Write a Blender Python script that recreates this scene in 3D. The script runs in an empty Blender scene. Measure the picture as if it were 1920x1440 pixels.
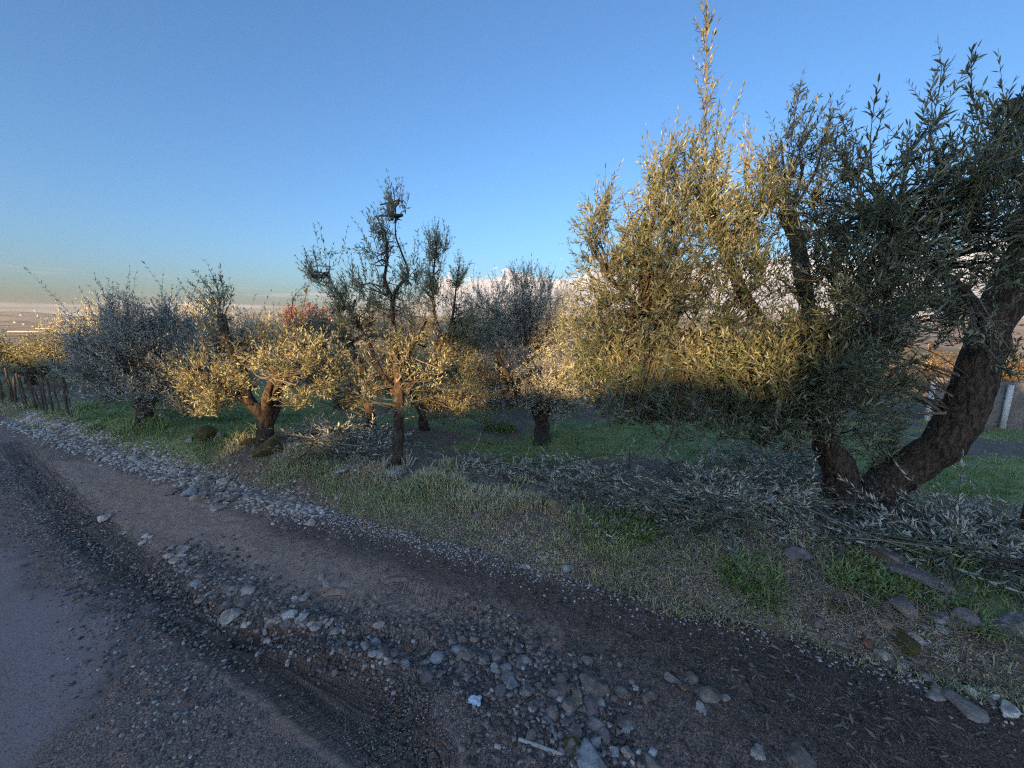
import bpy, math, numpy as np
from mathutils import Vector, Matrix

RNG = np.random.default_rng(7)
sc = bpy.context.scene
COL = sc.collection

# ------------------------------------------------------------------ camera
F_PX, CX, CY = 723.0, 960.0, 720.0          # photo pixel units (1920 x 1440)
CAM_H = 1.6
PITCH = math.atan(122 / F_PX)               # camera looks down by this much
cam_d = bpy.data.cameras.new('camera')
cam = bpy.data.objects.new('camera', cam_d)
COL.objects.link(cam)
cam_d.sensor_fit = 'HORIZONTAL'
cam_d.sensor_width = 36
cam_d.lens = 36 * F_PX / 1920
cam_d.clip_start = 0.05
cam_d.clip_end = 90000
cam.location = (0, 0, CAM_H)
cam.rotation_euler = (math.pi / 2 - PITCH, 0, 0)
sc.camera = cam

# ------------------------------------------------------------------ sun and sky
SUN_EL = math.radians(8.0)
SUN_AZ = math.radians(-157)          # behind the viewer, a little to the left
SUN_DIR = np.array([math.sin(SUN_AZ), math.cos(SUN_AZ), 0.0])
SUN_DIR = np.array([SUN_DIR[0] * math.cos(SUN_EL), SUN_DIR[1] * math.cos(SUN_EL), math.sin(SUN_EL)])
sun_d = bpy.data.lights.new('sun', 'SUN')
sun_d.energy = 4.8
sun_d.angle = math.radians(0.5)
sun_d.color = (1.0, 0.62, 0.25)
sun = bpy.data.objects.new('sun', sun_d)
COL.objects.link(sun)
sun.rotation_euler = Vector(-SUN_DIR).to_track_quat('-Z', 'Y').to_euler()

world = bpy.data.worlds.new('World')
sc.world = world
world.use_nodes = True
wn = world.node_tree
wn.nodes.clear()


def N(nt, typ, **kw):
    n = nt.nodes.new(typ)
    for k, v in kw.items():
        setattr(n, k, v)
    return n


def L(nt, a, b):
    nt.links.new(a, b)


def mth(nt, op, a, b=None, c=None, clamp=False):
    n = nt.nodes.new('ShaderNodeMath')
    n.operation = op
    n.use_clamp = clamp
    for i, v in enumerate((a, b, c)):
        if v is None:
            continue
        if isinstance(v, (int, float)):
            n.inputs[i].default_value = v
        else:
            nt.links.new(v, n.inputs[i])
    return n.outputs[0]


def mixc(nt, fac, a, b, blend='MIX'):
    n = nt.nodes.new('ShaderNodeMix')
    n.data_type = 'RGBA'
    n.blend_type = blend
    n.clamp_factor = True
    for sock, v in ((n.inputs['Factor'], fac), (n.inputs[6], a), (n.inputs[7], b)):
        if isinstance(v, (int, float)):
            sock.default_value = v
        elif isinstance(v, (tuple, list)):
            sock.default_value = (*v, 1) if len(v) == 3 else v
        else:
            nt.links.new(v, sock)
    return n.outputs[2]


def smooth(nt, v, lo, hi):
    n = nt.nodes.new('ShaderNodeMapRange')
    n.interpolation_type = 'SMOOTHSTEP'
    n.inputs[1].default_value = lo
    n.inputs[2].default_value = hi
    nt.links.new(v, n.inputs[0])
    return n.outputs[0]


def noise(nt, vec, scale, detail=3, rough=0.55, dist=0.0):
    n = nt.nodes.new('ShaderNodeTexNoise')
    n.inputs['Scale'].default_value = scale
    n.inputs['Detail'].default_value = detail
    n.inputs['Roughness'].default_value = rough
    n.inputs['Distortion'].default_value = dist
    if vec is not None:
        nt.links.new(vec, n.inputs['Vector'])
    return n.outputs[0]


SKY_STRENGTH = 0.097
sky = N(wn, 'ShaderNodeTexSky')
sky.sky_type = 'NISHITA'
sky.sun_disc = False
sky.sun_elevation = SUN_EL
sky.sun_rotation = math.atan2(SUN_DIR[0], SUN_DIR[1])
sky.altitude = 150
sky.air_density = 1.0
sky.dust_density = 2.8
sky.ozone_density = 4.2
tc = N(wn, 'ShaderNodeTexCoord')
sep = N(wn, 'ShaderNodeSeparateXYZ')
L(wn, tc.outputs['Generated'], sep.inputs[0])
el = mth(wn, 'ARCSINE', sep.outputs[2])
az = mth(wn, 'ARCTAN2', sep.outputs[0], sep.outputs[1])      # 0 straight ahead, + to the right
comb = N(wn, 'ShaderNodeCombineXYZ')
L(wn, az, comb.inputs[0]); L(wn, mth(wn, 'MULTIPLY', el, 1.7), comb.inputs[1])
# a low bank of cumulus lying along the horizon, taller towards the right
n1 = noise(wn, comb.outputs[0], 9.0, 2, 0.5)
n2 = noise(wn, comb.outputs[0], 34.0, 5, 0.6)
top = mth(wn, 'ADD', mth(wn, 'MULTIPLY', n1, 0.13), mth(wn, 'MULTIPLY', mth(wn, 'ABSOLUTE', mth(wn, 'SUBTRACT', n2, 0.5)), 0.15))
rise = smooth(wn, az, 0.05, 0.75)
top = mth(wn, 'ADD', top, mth(wn, 'MULTIPLY', rise, 0.012))
top = mth(wn, 'ADD', top, 0.042)
left_end = smooth(wn, az, -0.30, -0.14)
top = mth(wn, 'MULTIPLY', top, left_end)
d_top = mth(wn, 'SUBTRACT', top, el)
cum = smooth(wn, d_top, -0.004, 0.012)
body = smooth(wn, mth(wn, 'SUBTRACT', noise(wn, comb.outputs[0], 30.0, 6, 0.7), mth(wn, 'MULTIPLY', d_top, 2.6)), 0.24, 0.56)
cloud_col = mixc(wn, body, (2.25, 1.95, 1.9), (3.75, 3.05, 2.6))
low_fade = smooth(wn, el, 0.0, 0.05)
cum = mth(wn, 'MULTIPLY', cum, mth(wn, 'MULTIPLY_ADD', low_fade, 0.45, 0.45))
# thin grey streaks
comb2 = N(wn, 'ShaderNodeCombineXYZ')
L(wn, mth(wn, 'MULTIPLY', az, 1.2), comb2.inputs[0]); L(wn, mth(wn, 'MULTIPLY', el, 22.0), comb2.inputs[1])
st = noise(wn, comb2.outputs[0], 3.0, 4, 0.55)
st = smooth(wn, st, 0.50, 0.68)
band = mth(wn, 'MULTIPLY', smooth(wn, el, 0.005, 0.03), mth(wn, 'SUBTRACT', 1.0, smooth(wn, el, 0.055, 0.10)))
st = mth(wn, 'MULTIPLY', mth(wn, 'MULTIPLY', st, band), 0.85)
c = mixc(wn, st, sky.outputs[0], (1.75, 1.62, 1.6))
c = mixc(wn, cum, c, cloud_col)
bg = N(wn, 'ShaderNodeBackground')
bg.inputs['Strength'].default_value = SKY_STRENGTH
L(wn, c, bg.inputs['Color'])
wo = N(wn, 'ShaderNodeOutputWorld')
L(wn, bg.outputs[0], wo.inputs['Surface'])

sc.view_settings.view_transform = 'Standard'
sc.view_settings.look = 'None'
sc.view_settings.exposure = 1.85
sc.view_settings.gamma = 1.0
sc.cycles.use_denoising = False
sc.cycles.filter_width = 1.2
sc.cycles.max_bounces = 10
sc.cycles.diffuse_bounces = 7
sc.cycles.glossy_bounces = 2
sc.cycles.transmission_bounces = 5
sc.cycles.transparent_max_bounces = 4
sc.cycles.volume_bounces = 0


# ------------------------------------------------------------------ numpy helpers
def _hash(ix, iy, iz, seed):
    h = (ix.astype(np.int64) * 374761393 + iy.astype(np.int64) * 668265263 + iz.astype(np.int64) * 2147483647 + seed * 974711) & 0xFFFFFFFF
    h = ((h ^ (h >> 13)) * 1274126177) & 0xFFFFFFFF
    h = (h ^ (h >> 16)) & 0xFFFFFF
    return h / float(0xFFFFFF)


def vnoise(p, seed=0):
    p = np.asarray(p, float)
    if p.shape[-1] == 2:
        p = np.concatenate([p, np.zeros(p.shape[:-1] + (1,))], -1)
    i = np.floor(p).astype(np.int64)
    f = p - i
    f = f * f * (3 - 2 * f)
    r = 0
    for dx in (0, 1):
        for dy in (0, 1):
            for dz in (0, 1):
                w = (f[..., 0] if dx else 1 - f[..., 0]) * (f[..., 1] if dy else 1 - f[..., 1]) * (f[..., 2] if dz else 1 - f[..., 2])
                r = r + w * _hash(i[..., 0] + dx, i[..., 1] + dy, i[..., 2] + dz, seed)
    return r * 2 - 1


def fbm(p, octv=4, seed=0, gain=0.5):
    p = np.asarray(p, float)
    a, r = 1.0, 0
    for o in range(octv):
        r = r + a * vnoise(p * (2.0 ** o), seed + o * 17)
        a *= gain
    return r


def sstep(x, a, b):
    t = np.clip((x - a) / (b - a), 0, 1)
    return t * t * (3 - 2 * t)


def unit(v):
    return v / np.maximum(np.linalg.norm(v, axis=-1, keepdims=True), 1e-9)


# ------------------------------------------------------------------ terrain
NS = np.array([0.4108, 0.9117])     # across the road, towards the orchard
TS = np.array([-0.9117, 0.4108])    # along the road, to the left


def st_of(x, y):
    return x * TS[0] + y * TS[1], x * NS[0] + y * NS[1]


def xy_of(t, s):
    return t * TS[0] + s * NS[0], t * TS[1] + s * NS[1]


_PS = np.array([-60, -5.5, -4.2, 0, 2.0, 2.16, 2.36, 2.62, 3.05, 3.7, 6.6, 14.5, 25, 60, 200, 40000.])
_PZ = np.array([0.6, 0.15, 0.0, 0, 0.0, 0.0, 0.12, 0.19, 0.17, -0.05, -0.50, -1.30, -2.3, -5.5, -12, -12.])


def H(x, y):
    """height of the bare ground (road and shoulder lie on it)"""
    x = np.asarray(x, float); y = np.asarray(y, float)
    t, s = st_of(x, y)
    r = np.hypot(x, y)
    z = np.interp(s, _PS, _PZ)
    z = z - np.clip(r - 22, 0, 640) * 0.165 * sstep(r, 22, 60)
    q = np.stack([x, y], -1)
    near = 1 - sstep(r, 30, 200)
    offroad = np.maximum(sstep(s, 2.1, 2.7), sstep(-s, 4.2, 5))
    z = z + near * offroad * (0.055 * fbm(q * 1.1, 4, 3) + 0.05 * vnoise(q * 0.35, 9))
    if not np.any(r > 30):
        return z
    z = z + (1 - near) * (1 - sstep(r, 700, 1500)) * 1.5 * fbm(q * 0.012, 3, 31)
    # far hills rising from the plain
    az_ = np.arctan2(x, y)
    ridge = 90 + 110 * fbm(np.stack([az_ * 5, az_ * 0], -1), 4, 5) + 170 * np.exp(-((az_ + 0.58) / 0.07) ** 2)
    z = z + sstep(r, 9000, 16000) * np.maximum(ridge + 110, 30)
    return z


def ray(px, py):
    u = (px - CX) / F_PX
    v = (CY - py) / F_PX
    cp, sp = math.cos(PITCH), math.sin(PITCH)
    return np.array([u, cp + v * sp, v * cp - sp])


def at(px, py, D):
    """point on the pixel's ray at forward distance D (m along +Y)"""
    d = ray(px, py)
    return np.array([0, 0, CAM_H]) + d * (D / d[1])


_YS = 0.3 * 1.012 ** np.arange(385)


def gnd(px, py):
    d = ray(px, py)
    ys = _YS
    for _ in range(2):
        k = ys / d[1]
        x, y, z = d[0] * k, d[1] * k, CAM_H + d[2] * k
        hit = np.nonzero(z < H(x, y))[0]
        i = int(hit[0]) if len(hit) else len(ys) - 1
        ys = np.linspace(ys[max(i - 1, 0)], ys[i], 12)
    return np.array([x[i], y[i], float(H(x[i:i + 1], y[i:i + 1])[0])])


def px_m(D):      # metres per photo pixel near the image centre at forward distance D
    return (D * math.cos(PITCH) + 0.25) / F_PX


# ------------------------------------------------------------------ mesh helpers
class Geo:
    def __init__(s):
        s.v, s.f, s.a, s.n = [], [], [], 0

    def add(s, verts, faces, attr=None):
        verts = np.asarray(verts, np.float32).reshape(-1, 3)
        faces = np.asarray(faces, np.int64)
        s.v.append(verts)
        s.f.append(faces + s.n)
        s.n += len(verts)
        s.a.append(np.broadcast_to(np.asarray(0.5 if attr is None else attr, np.float32), (len(faces),)))

    def build(s, name, mat, parent=None, smooth=False, kind=None, origin=None, vattr=None):
        v = np.concatenate(s.v)
        if origin is not None:
            v = v - np.asarray(origin, np.float32)
        loops = np.concatenate([f.ravel() for f in s.f]).astype(np.int32)
        sizes = np.concatenate([np.full(len(f), f.shape[1], np.int32) for f in s.f])
        starts = np.concatenate([[0], np.cumsum(sizes)[:-1]]).astype(np.int32)
        me = bpy.data.meshes.new(name)
        me.vertices.add(len(v)); me.vertices.foreach_set('co', v.ravel())
        me.loops.add(len(loops)); me.loops.foreach_set('vertex_index', loops)
        me.polygons.add(len(sizes)); me.polygons.foreach_set('loop_start', starts)
        me.polygons.foreach_set('loop_total', sizes)
        if smooth:
            me.polygons.foreach_set('use_smooth', np.ones(len(sizes), bool))
        at_ = me.attributes.new('rnd', 'FLOAT', 'FACE')
        at_.data.foreach_set('value', np.concatenate(s.a).astype(np.float32))
        if vattr:
            for k, arr in vattr.items():
                a_ = me.attributes.new(k, 'FLOAT', 'POINT')
                a_.data.foreach_set('value', np.asarray(arr, np.float32))
        me.update(calc_edges=True)
        me.materials.append(mat)
        return link(name, me, parent, kind, origin)


def link(name, me, parent=None, kind=None, origin=None):
    o = bpy.data.objects.new(name, me)
    COL.objects.link(o)
    if origin is not None:
        o.location = [float(c) for c in origin]
    if parent is not None:
        o.parent = parent
        o.location = (0, 0, 0) if origin is None else o.location - parent.location
    if kind:
        o['kind'] = kind
    return o


def thing(name, label, cat, loc, group=None, rz=0.0):
    o = bpy.data.objects.new(name, None)
    o.empty_display_size = 0.1
    COL.objects.link(o)
    o.location = [float(c) for c in loc]
    o.rotation_euler = (0, 0, rz)
    tag(o, label, cat, group)
    return o


def tag(o, label, cat, group=None):
    o['label'] = label
    o['category'] = cat
    if group:
        o['group'] = group
    return o


def tube(geo, pts, rad, sides=6, rough=0.0, seed=0, attr=0.5, cap=True, subdiv=0):
    pts = np.asarray(pts, float); rad = np.asarray(rad, float)
    if subdiv:
        pts, rad = resample(pts, rad, subdiv)
    K = len(pts)
    tan = np.gradient(pts, axis=0)
    tan = unit(tan)
    ref = np.array([0.3, 0.2, 1.0]) if abs(tan[0][2]) < 0.8 else np.array([1.0, 0.2, 0.1])
    a = np.zeros((K, 3)); a[0] = unit(np.cross(tan[0], ref))
    for k in range(1, K):
        w = a[k - 1] - tan[k] * np.dot(a[k - 1], tan[k])
        a[k] = unit(w)
    b = np.cross(tan, a)
    th = np.linspace(0, 2 * math.pi, sides, endpoint=False)
    ring = a[:, None, :] * np.cos(th)[None, :, None] + b[:, None, :] * np.sin(th)[None, :, None]
    rr = rad[:, None] * np.ones((1, sides))
    if rough:
        along = np.concatenate([[0], np.cumsum(np.linalg.norm(np.diff(pts, axis=0), axis=1))])
        q = np.stack([np.cos(th)[None, :] * 1.6 + 0 * along[:, None], np.sin(th)[None, :] * 1.6 + 0 * along[:, None], along[:, None] * 3.0 + 0 * th[None, :]], -1)
        rr = rr * (1 + rough * (0.7 * fbm(q, 3, seed) + 0.5 * fbm(q * np.array([2.2, 2.2, 0.8]), 2, seed + 5)))
    v = pts[:, None, :] + ring * rr[:, :, None]
    v = v.reshape(-1, 3)
    i = np.arange(K - 1)[:, None] * sides
    j = np.arange(sides)[None, :]
    j2 = (j + 1) % sides
    f = np.stack([i + j, i + j2, i + sides + j2, i + sides + j], -1).reshape(-1, 4)
    geo.add(v, f, attr)
    if cap:
        top = pts[-1] + tan[-1] * rad[-1] * 0.35
        base = (K - 1) * sides
        vv = np.concatenate([v[base:], top[None]])
        ff = np.stack([np.arange(sides), (np.arange(sides) + 1) % sides, np.full(sides, sides)], -1)
        geo.add(vv, ff, attr)


def resample(pts, rad, n):
    """Catmull-Rom resample of a polyline"""
    P = np.concatenate([[2 * pts[0] - pts[1]], pts, [2 * pts[-1] - pts[-2]]])
    out, ro = [], []
    for k in range(len(pts) - 1):
        p0, p1, p2, p3 = P[k:k + 4]
        for u in np.linspace(0, 1, n, endpoint=False):
            out.append(0.5 * (2 * p1 + (p2 - p0) * u + (2 * p0 - 5 * p1 + 4 * p2 - p3) * u * u + (3 * p1 - p0 - 3 * p2 + p3) * u ** 3))
            ro.append(rad[k] * (1 - u) + rad[k + 1] * u)
    out.append(pts[-1]); ro.append(rad[-1])
    return np.array(out), np.array(ro)


# ------------------------------------------------------------------ materials
def mat_new(name):
    m = bpy.data.materials.new(name)
    m.use_nodes = True
    nt = m.node_tree
    nt.nodes.clear()
    out = N(nt, 'ShaderNodeOutputMaterial')
    return m, nt, out


def attr(nt, name):
    n = N(nt, 'ShaderNodeAttribute')
    n.attribute_name = name
    return n.outputs['Fac']


def pos(nt):
    return N(nt, 'ShaderNodeNewGeometry').outputs['Position']


def principled(nt, out, col, rough=0.9, spec=0.3, bump=None, bstr=0.4, bdist=0.01):
    b = N(nt, 'ShaderNodeBsdfPrincipled')
    if isinstance(col, tuple):
        b.inputs['Base Color'].default_value = (*col, 1)
    else:
        L(nt, col, b.inputs['Base Color'])
    if isinstance(rough, (int, float)):
        b.inputs['Roughness'].default_value = rough
    else:
        L(nt, rough, b.inputs['Roughness'])
    b.inputs['Specular IOR Level'].default_value = spec
    if bump is not None:
        bn = N(nt, 'ShaderNodeBump')
        bn.inputs['Strength'].default_value = bstr
        bn.inputs['Distance'].default_value = bdist
        L(nt, bump, bn.inputs['Height'])
        L(nt, bn.outputs[0], b.inputs['Normal'])
    L(nt, b.outputs[0], out.inputs['Surface'])
    return b


def leaf_mat(name, face_a, face_b, back_a, back_b, transl=0.22, rough=0.42, spec=0.45):
    m, nt, out = mat_new(name)
    r = attr(nt, 'rnd')
    top = mixc(nt, r, face_a, face_b)
    bot = mixc(nt, r, back_a, back_b)
    bf = N(nt, 'ShaderNodeNewGeometry').outputs['Backfacing']
    col = mixc(nt, bf, top, bot)
    b = N(nt, 'ShaderNodeBsdfPrincipled')
    L(nt, col, b.inputs['Base Color'])
    b.inputs['Roughness'].default_value = rough
    b.inputs['Specular IOR Level'].default_value = spec
    tr = N(nt, 'ShaderNodeBsdfTranslucent')
    L(nt, mixc(nt, 0.5, top, (0.22, 0.22, 0.08)), tr.inputs['Color'])
    mx = N(nt, 'ShaderNodeMixShader')
    mx.inputs[0].default_value = transl
    L(nt, b.outputs[0], mx.inputs[1]); L(nt, tr.outputs[0], mx.inputs[2])
    L(nt, mx.outputs[0], out.inputs['Surface'])
    return m


M = {}
M['olive_leaf'] = leaf_mat('olive_leaf', (0.050, 0.082, 0.038), (0.128, 0.150, 0.070), (0.19, 0.225, 0.165), (0.33, 0.35, 0.265), transl=0.14, rough=0.38, spec=0.55)
M['olive_leaf_pale'] = leaf_mat('olive_leaf_pale', (0.18, 0.205, 0.115), (0.33, 0.33, 0.155), (0.40, 0.42, 0.31), (0.53, 0.515, 0.35), transl=0.14)
M['olive_leaf_silver'] = leaf_mat('olive_leaf_silver', (0.25, 0.28, 0.25), (0.41, 0.425, 0.36), (0.50, 0.52, 0.49), (0.66, 0.66, 0.59), transl=0.1)
M['cut_leaf'] = leaf_mat('cut_olive_leaf', (0.12, 0.14, 0.095), (0.26, 0.27, 0.20), (0.44, 0.46, 0.39), (0.62, 0.61, 0.52), transl=0.1)
M['red_leaf'] = leaf_mat('red_leaf', (0.26, 0.10, 0.095), (0.36, 0.165, 0.15), (0.28, 0.12, 0.11), (0.38, 0.18, 0.16))
M['dry_leaf'] = leaf_mat('dry_leaf', (0.30, 0.20, 0.09), (0.45, 0.30, 0.14), (0.30, 0.2, 0.1), (0.42, 0.3, 0.15))
M['hedge_leaf'] = leaf_mat('hedge_leaf', (0.03, 0.05, 0.02), (0.05, 0.07, 0.03), (0.05, 0.07, 0.04), (0.07, 0.09, 0.05), transl=0.08)
M['grass'] = None
m, nt, out = mat_new('grass_blade')
r = attr(nt, 'rnd')
ramp = N(nt, 'ShaderNodeValToRGB')
els = ramp.color_ramp.elements
els[0].position = 0.0; els[0].color = (0.16, 0.245, 0.08, 1)
els[1].position = 1.0; els[1].color = (0.62, 0.52, 0.36, 1)
e = els.new(0.35); e.color = (0.30, 0.37, 0.145, 1)
e = els.new(0.55); e.color = (0.48, 0.47, 0.26, 1)
e = els.new(0.8); e.color = (0.60, 0.50, 0.34, 1)
L(nt, r, ramp.inputs[0])
b = principled(nt, out, ramp.outputs[0], 0.6, 0.25)
M['grass'] = m

m, nt, out = mat_new('olive_bark')
p = pos(nt)
mp = N(nt, 'ShaderNodeMapping'); mp.inputs['Scale'].default_value = (1, 1, 0.28)
L(nt, p, mp.inputs['Vector'])
n_a = noise(nt, mp.outputs[0], 42, 5, 0.65, 0.6)
n_b = noise(nt, p, 9, 3, 0.6)
colr = mixc(nt, smooth(nt, n_a, 0.35, 0.68), (0.028, 0.021, 0.017), (0.135, 0.102, 0.078))
colr = mixc(nt, smooth(nt, n_b, 0.55, 0.8), colr, (0.10, 0.095, 0.06))
principled(nt, out, colr, 0.92, 0.15, n_a, 0.9, 0.02)
M['bark'] = m

m, nt, out = mat_new('twig_bark')
principled(nt, out, mixc(nt, attr(nt, 'rnd'), (0.10, 0.085, 0.065), (0.25, 0.215, 0.17)), 0.85, 0.2)
M['twig'] = m

m, nt, out = mat_new('dry_stalk')
principled(nt, out, mixc(nt, attr(nt, 'rnd'), (0.20, 0.15, 0.11), (0.56, 0.47, 0.36)), 0.85, 0.2)
M['stalk'] = m

m, nt, out = mat_new('cut_wood')
principled(nt, out, mixc(nt, noise(nt, pos(nt), 30, 3), (0.30, 0.20, 0.11), (0.45, 0.31, 0.18)), 0.8, 0.2)
M['cut_wood'] = m


def stone_mat(name, a, b_, moss=0.0, moss_col=(0.10, 0.085, 0.03)):
    m, nt, out = mat_new(name)
    tcn = N(nt, 'ShaderNodeTexCoord')
    p = pos(nt)
    n_a = noise(nt, p, 34, 5, 0.65)
    n_b = noise(nt, p, 9, 3, 0.55)
    col = mixc(nt, smooth(nt, n_a, 0.3, 0.7), a, b_)
    col = mixc(nt, smooth(nt, n_b, 0.58, 0.75), col, tuple(x * 0.6 for x in a))
    dirt = smooth(nt, noise(nt, p, 19, 5, 0.65), 0.40, 0.66)
    col = mixc(nt, mth(nt, 'MULTIPLY', dirt, 0.75), col, (0.15, 0.105, 0.08))
    if moss:
        col = mixc(nt, smooth(nt, noise(nt, p, 7, 4, 0.65), 0.62 - 0.35 * moss, 0.72 - 0.3 * moss), col, moss_col)
    principled(nt, out, col, 0.88, 0.25, n_a, 0.7, 0.012)
    return m


STONE = {
    'pale': stone_mat('stone_pale', (0.38, 0.32, 0.27), (0.62, 0.55, 0.47)),
    'white': stone_mat('stone_white', (0.60, 0.54, 0.47), (0.82, 0.76, 0.68)),
    'grey': stone_mat('stone_grey', (0.21, 0.175, 0.15), (0.36, 0.305, 0.265)),
    'blue': stone_mat('stone_blue_grey', (0.30, 0.30, 0.30), (0.46, 0.455, 0.445)),
    'brown': stone_mat('stone_brown', (0.17, 0.14, 0.12), (0.29, 0.25, 0.21)),
    'tan': stone_mat('stone_tan', (0.30, 0.22, 0.13), (0.42, 0.32, 0.20)),
    'mauve': stone_mat('stone_mauve', (0.19, 0.16, 0.16), (0.29, 0.25, 0.25)),
    'red': stone_mat('stone_red', (0.24, 0.09, 0.06), (0.34, 0.15, 0.10)),
    'mossy': stone_mat('stone_mossy', (0.22, 0.19, 0.14), (0.33, 0.29, 0.21), 0.95),
    'halfmoss': stone_mat('stone_half_mossy', (0.55, 0.54, 0.51), (0.72, 0.71, 0.68), 0.45),
}
# gravel: colour from the face attribute
m, nt, out = mat_new('gravel')
ramp = N(nt, 'ShaderNodeValToRGB')
els = ramp.color_ramp.elements
els[0].position = 0.0; els[0].color = (0.06, 0.045, 0.038, 1)
els[1].position = 1.0; els[1].color = (0.82, 0.76, 0.69, 1)
for ps, cc in ((0.3, (0.14, 0.108, 0.092)), (0.55, (0.28, 0.225, 0.19)), (0.75, (0.50, 0.43, 0.37)), (0.9, (0.70, 0.63, 0.55))):
    e = els.new(ps); e.color = (*cc, 1)
L(nt, attr(nt, 'rnd'), ramp.inputs[0])
gcol = mixc(nt, mth(nt, 'MULTIPLY', noise(nt, pos(nt), 60, 3), 0.5), ramp.outputs[0], (0.16, 0.12, 0.10))
principled(nt, out, gcol, 0.85, 0.25)
M['gravel'] = m

# ------------------------------------------------------------------ ground, shoulder, asphalt
def poly_px(pts):
    return np.array([gnd(x, y)[:2] for x, y in pts])


def stroke(P, line):
    """distance to a polyline, metres along it, signed side"""
    best = np.full(len(P), 1e9); along = np.zeros(len(P)); side = np.zeros(len(P))
    acc = 0.0
    for a, b in zip(line[:-1], line[1:]):
        d = b - a
        ln = np.linalg.norm(d)
        u = np.clip(((P - a) @ d) / ln ** 2, 0, 1)
        q = P - (a + u[:, None] * d)
        dist = np.linalg.norm(q, axis=1)
        sg = d[0] * q[:, 1] - d[1] * q[:, 0]
        m_ = dist < best
        best = np.where(m_, dist, best); along = np.where(m_, acc + u * ln, along); side = np.where(m_, np.sign(sg) * dist, side)
        acc += ln
    return best, along, side


RUT_A = poly_px([(20, 830), (90, 920), (150, 985), (220, 1055), (310, 1125), (430, 1195), (560, 1275), (680, 1360), (790, 1440)])
RUT_B = poly_px([(150, 985), (250, 1060), (360, 1140), (480, 1215), (640, 1280), (760, 1330)])
RUT_C = poly_px([(620, 1130), (720, 1190), (830, 1250)])
RUT_D = poly_px([(740, 1105), (860, 1170), (960, 1215)])
HOLE = poly_px([(450, 1192), (560, 1187), (640, 1196), (710, 1205)])
RIDGE = poly_px([(300, 950), (420, 930), (560, 960)])
BAND = poly_px([(560, 985), (720, 1030), (900, 1090), (1150, 1150), (1420, 1220), (1800, 1350)])   # dark gravelly band
MUDP = poly_px([(120, 880), (300, 950), (480, 1030), (660, 1085), (820, 1150), (960, 1210)])        # smooth brown mud


def road_z(x, y):
    """visible surface of the shoulder between asphalt and verge"""
    P = np.stack([np.ravel(x), np.ravel(y)], -1)
    z = H(P[:, 0], P[:, 1]) + 0.006
    z = z + 0.008 * fbm(P * 3.0, 3, 41) + 0.004 * fbm(P * 14, 3, 43) + 0.0025 * fbm(P * 45, 2, 47)
    for line, w, dep in ((RUT_A, 0.13, 0.022), (RUT_B, 0.09, 0.015), (RUT_C, 0.08, 0.012), (RUT_D, 0.08, 0.010), (HOLE, 0.05, 0.03)):
        d, al, _ = stroke(P, line)
        d = d + 0.025 * vnoise(P * 9, 51)
        z = z - dep * np.exp(-(d / w) ** 2) + dep * 0.3 * np.exp(-((d - 1.9 * w) / (0.55 * w)) ** 2)
    d, _, _ = stroke(P, RIDGE)
    z = z + 0.02 * np.exp(-(d / 0.08) ** 2)
    return z.reshape(np.shape(x))


def grid_faces(nu, nv):
    i = np.arange(nu - 1)[:, None] * nv + np.arange(nv - 1)[None, :]
    return np.stack([i, i + nv, i + nv + 1, i + 1], -1).reshape(-1, 4)


# the ground: one sheet from under the camera to the horizon
ang_f = np.linspace(-1.06, 1.06, 350)
ang_b = np.linspace(1.06, 2 * math.pi - 1.06, 90)[1:-1]
angs = np.concatenate([ang_f, ang_b])
rings = [0.25]
while rings[-1] < 42000:
    rings.append(rings[-1] * (1.034 if rings[-1] < 60 else 1.06))
rings = np.array(rings)
A, R = np.meshgrid(angs, rings, indexing='xy')
gx, gy = R * np.sin(A), R * np.cos(A)
gz = H(gx, gy)
_, gs = st_of(gx, gy)
onroad = (gs < 2.12) & (gs > -4.0)
gz = np.where(onroad, gz - 0.16, gz)
nr, na = gx.shape
i = np.arange(nr - 1)[:, None] * na
j = np.arange(na)[None, :]
gf = np.stack([i + j, i + (j + 1) % na, i + na + (j + 1) % na, i + na + j], -1).reshape(-1, 4)[:, ::-1]
G = Geo()
G.add(np.stack([gx, gy, gz], -1), gf)
gP = np.stack([gx.ravel(), gy.ravel()], -1)


def green_at(P):
    """how green the sward is (0 bare / dry, 1 fresh grass)"""
    g = 0.5 + 0.55 * fbm(P * 0.55, 3, 61)
    for (x, y, rx, ry, w) in GREEN_SPOTS:
        e_ = ((P[:, 0] - x) / rx) ** 2 + ((P[:, 1] - y) / ry) ** 2
        g = g + w * np.exp(-e_)
    return np.clip(g, 0, 1)


GREEN_SPOTS = []
for (px, py, rx, ry, w) in ((960, 850, 1.3, 0.8, 1.0), (1150, 815, 2.0, 1.3, 1.0), (1300, 800, 1.6, 1.0, .8), (560, 790, 2, 1, .4), (400, 780, 2, 1.5, .5), (1800, 905, 1.2, 0.6, 1.1), (700, 905, 0.6, 0.25, 0.5), (850, 915, 0.5, 0.25, 0.6), (660, 850, 1.0, 0.5, -0.9),
                            (850, 850, 0.6, 0.35, -0.8), (800, 815, 1.0, .5, -0.4), (1350, 850, 1.0, 0.6, 0.5), (1200, 880, .7, .3, -0.7), (1870, 850, 1.2, 0.5, -0.9), (1880, 815, 1.5, 0.6, 0.7), (1190, 985, .3, .2, .9), (1420, 1090, .25, .25, .8),
                            (1620, 1080, .22, .2, .7), (1740, 1130, .3, .2, .2), (250, 800, 2, 1, .3), (780, 1000, .8, .3, .1), (460, 900, .9, .4, -.4)):
    q = gnd(px, py)
    GREEN_SPOTS.append((q[0], q[1], rx, ry, w))

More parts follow.
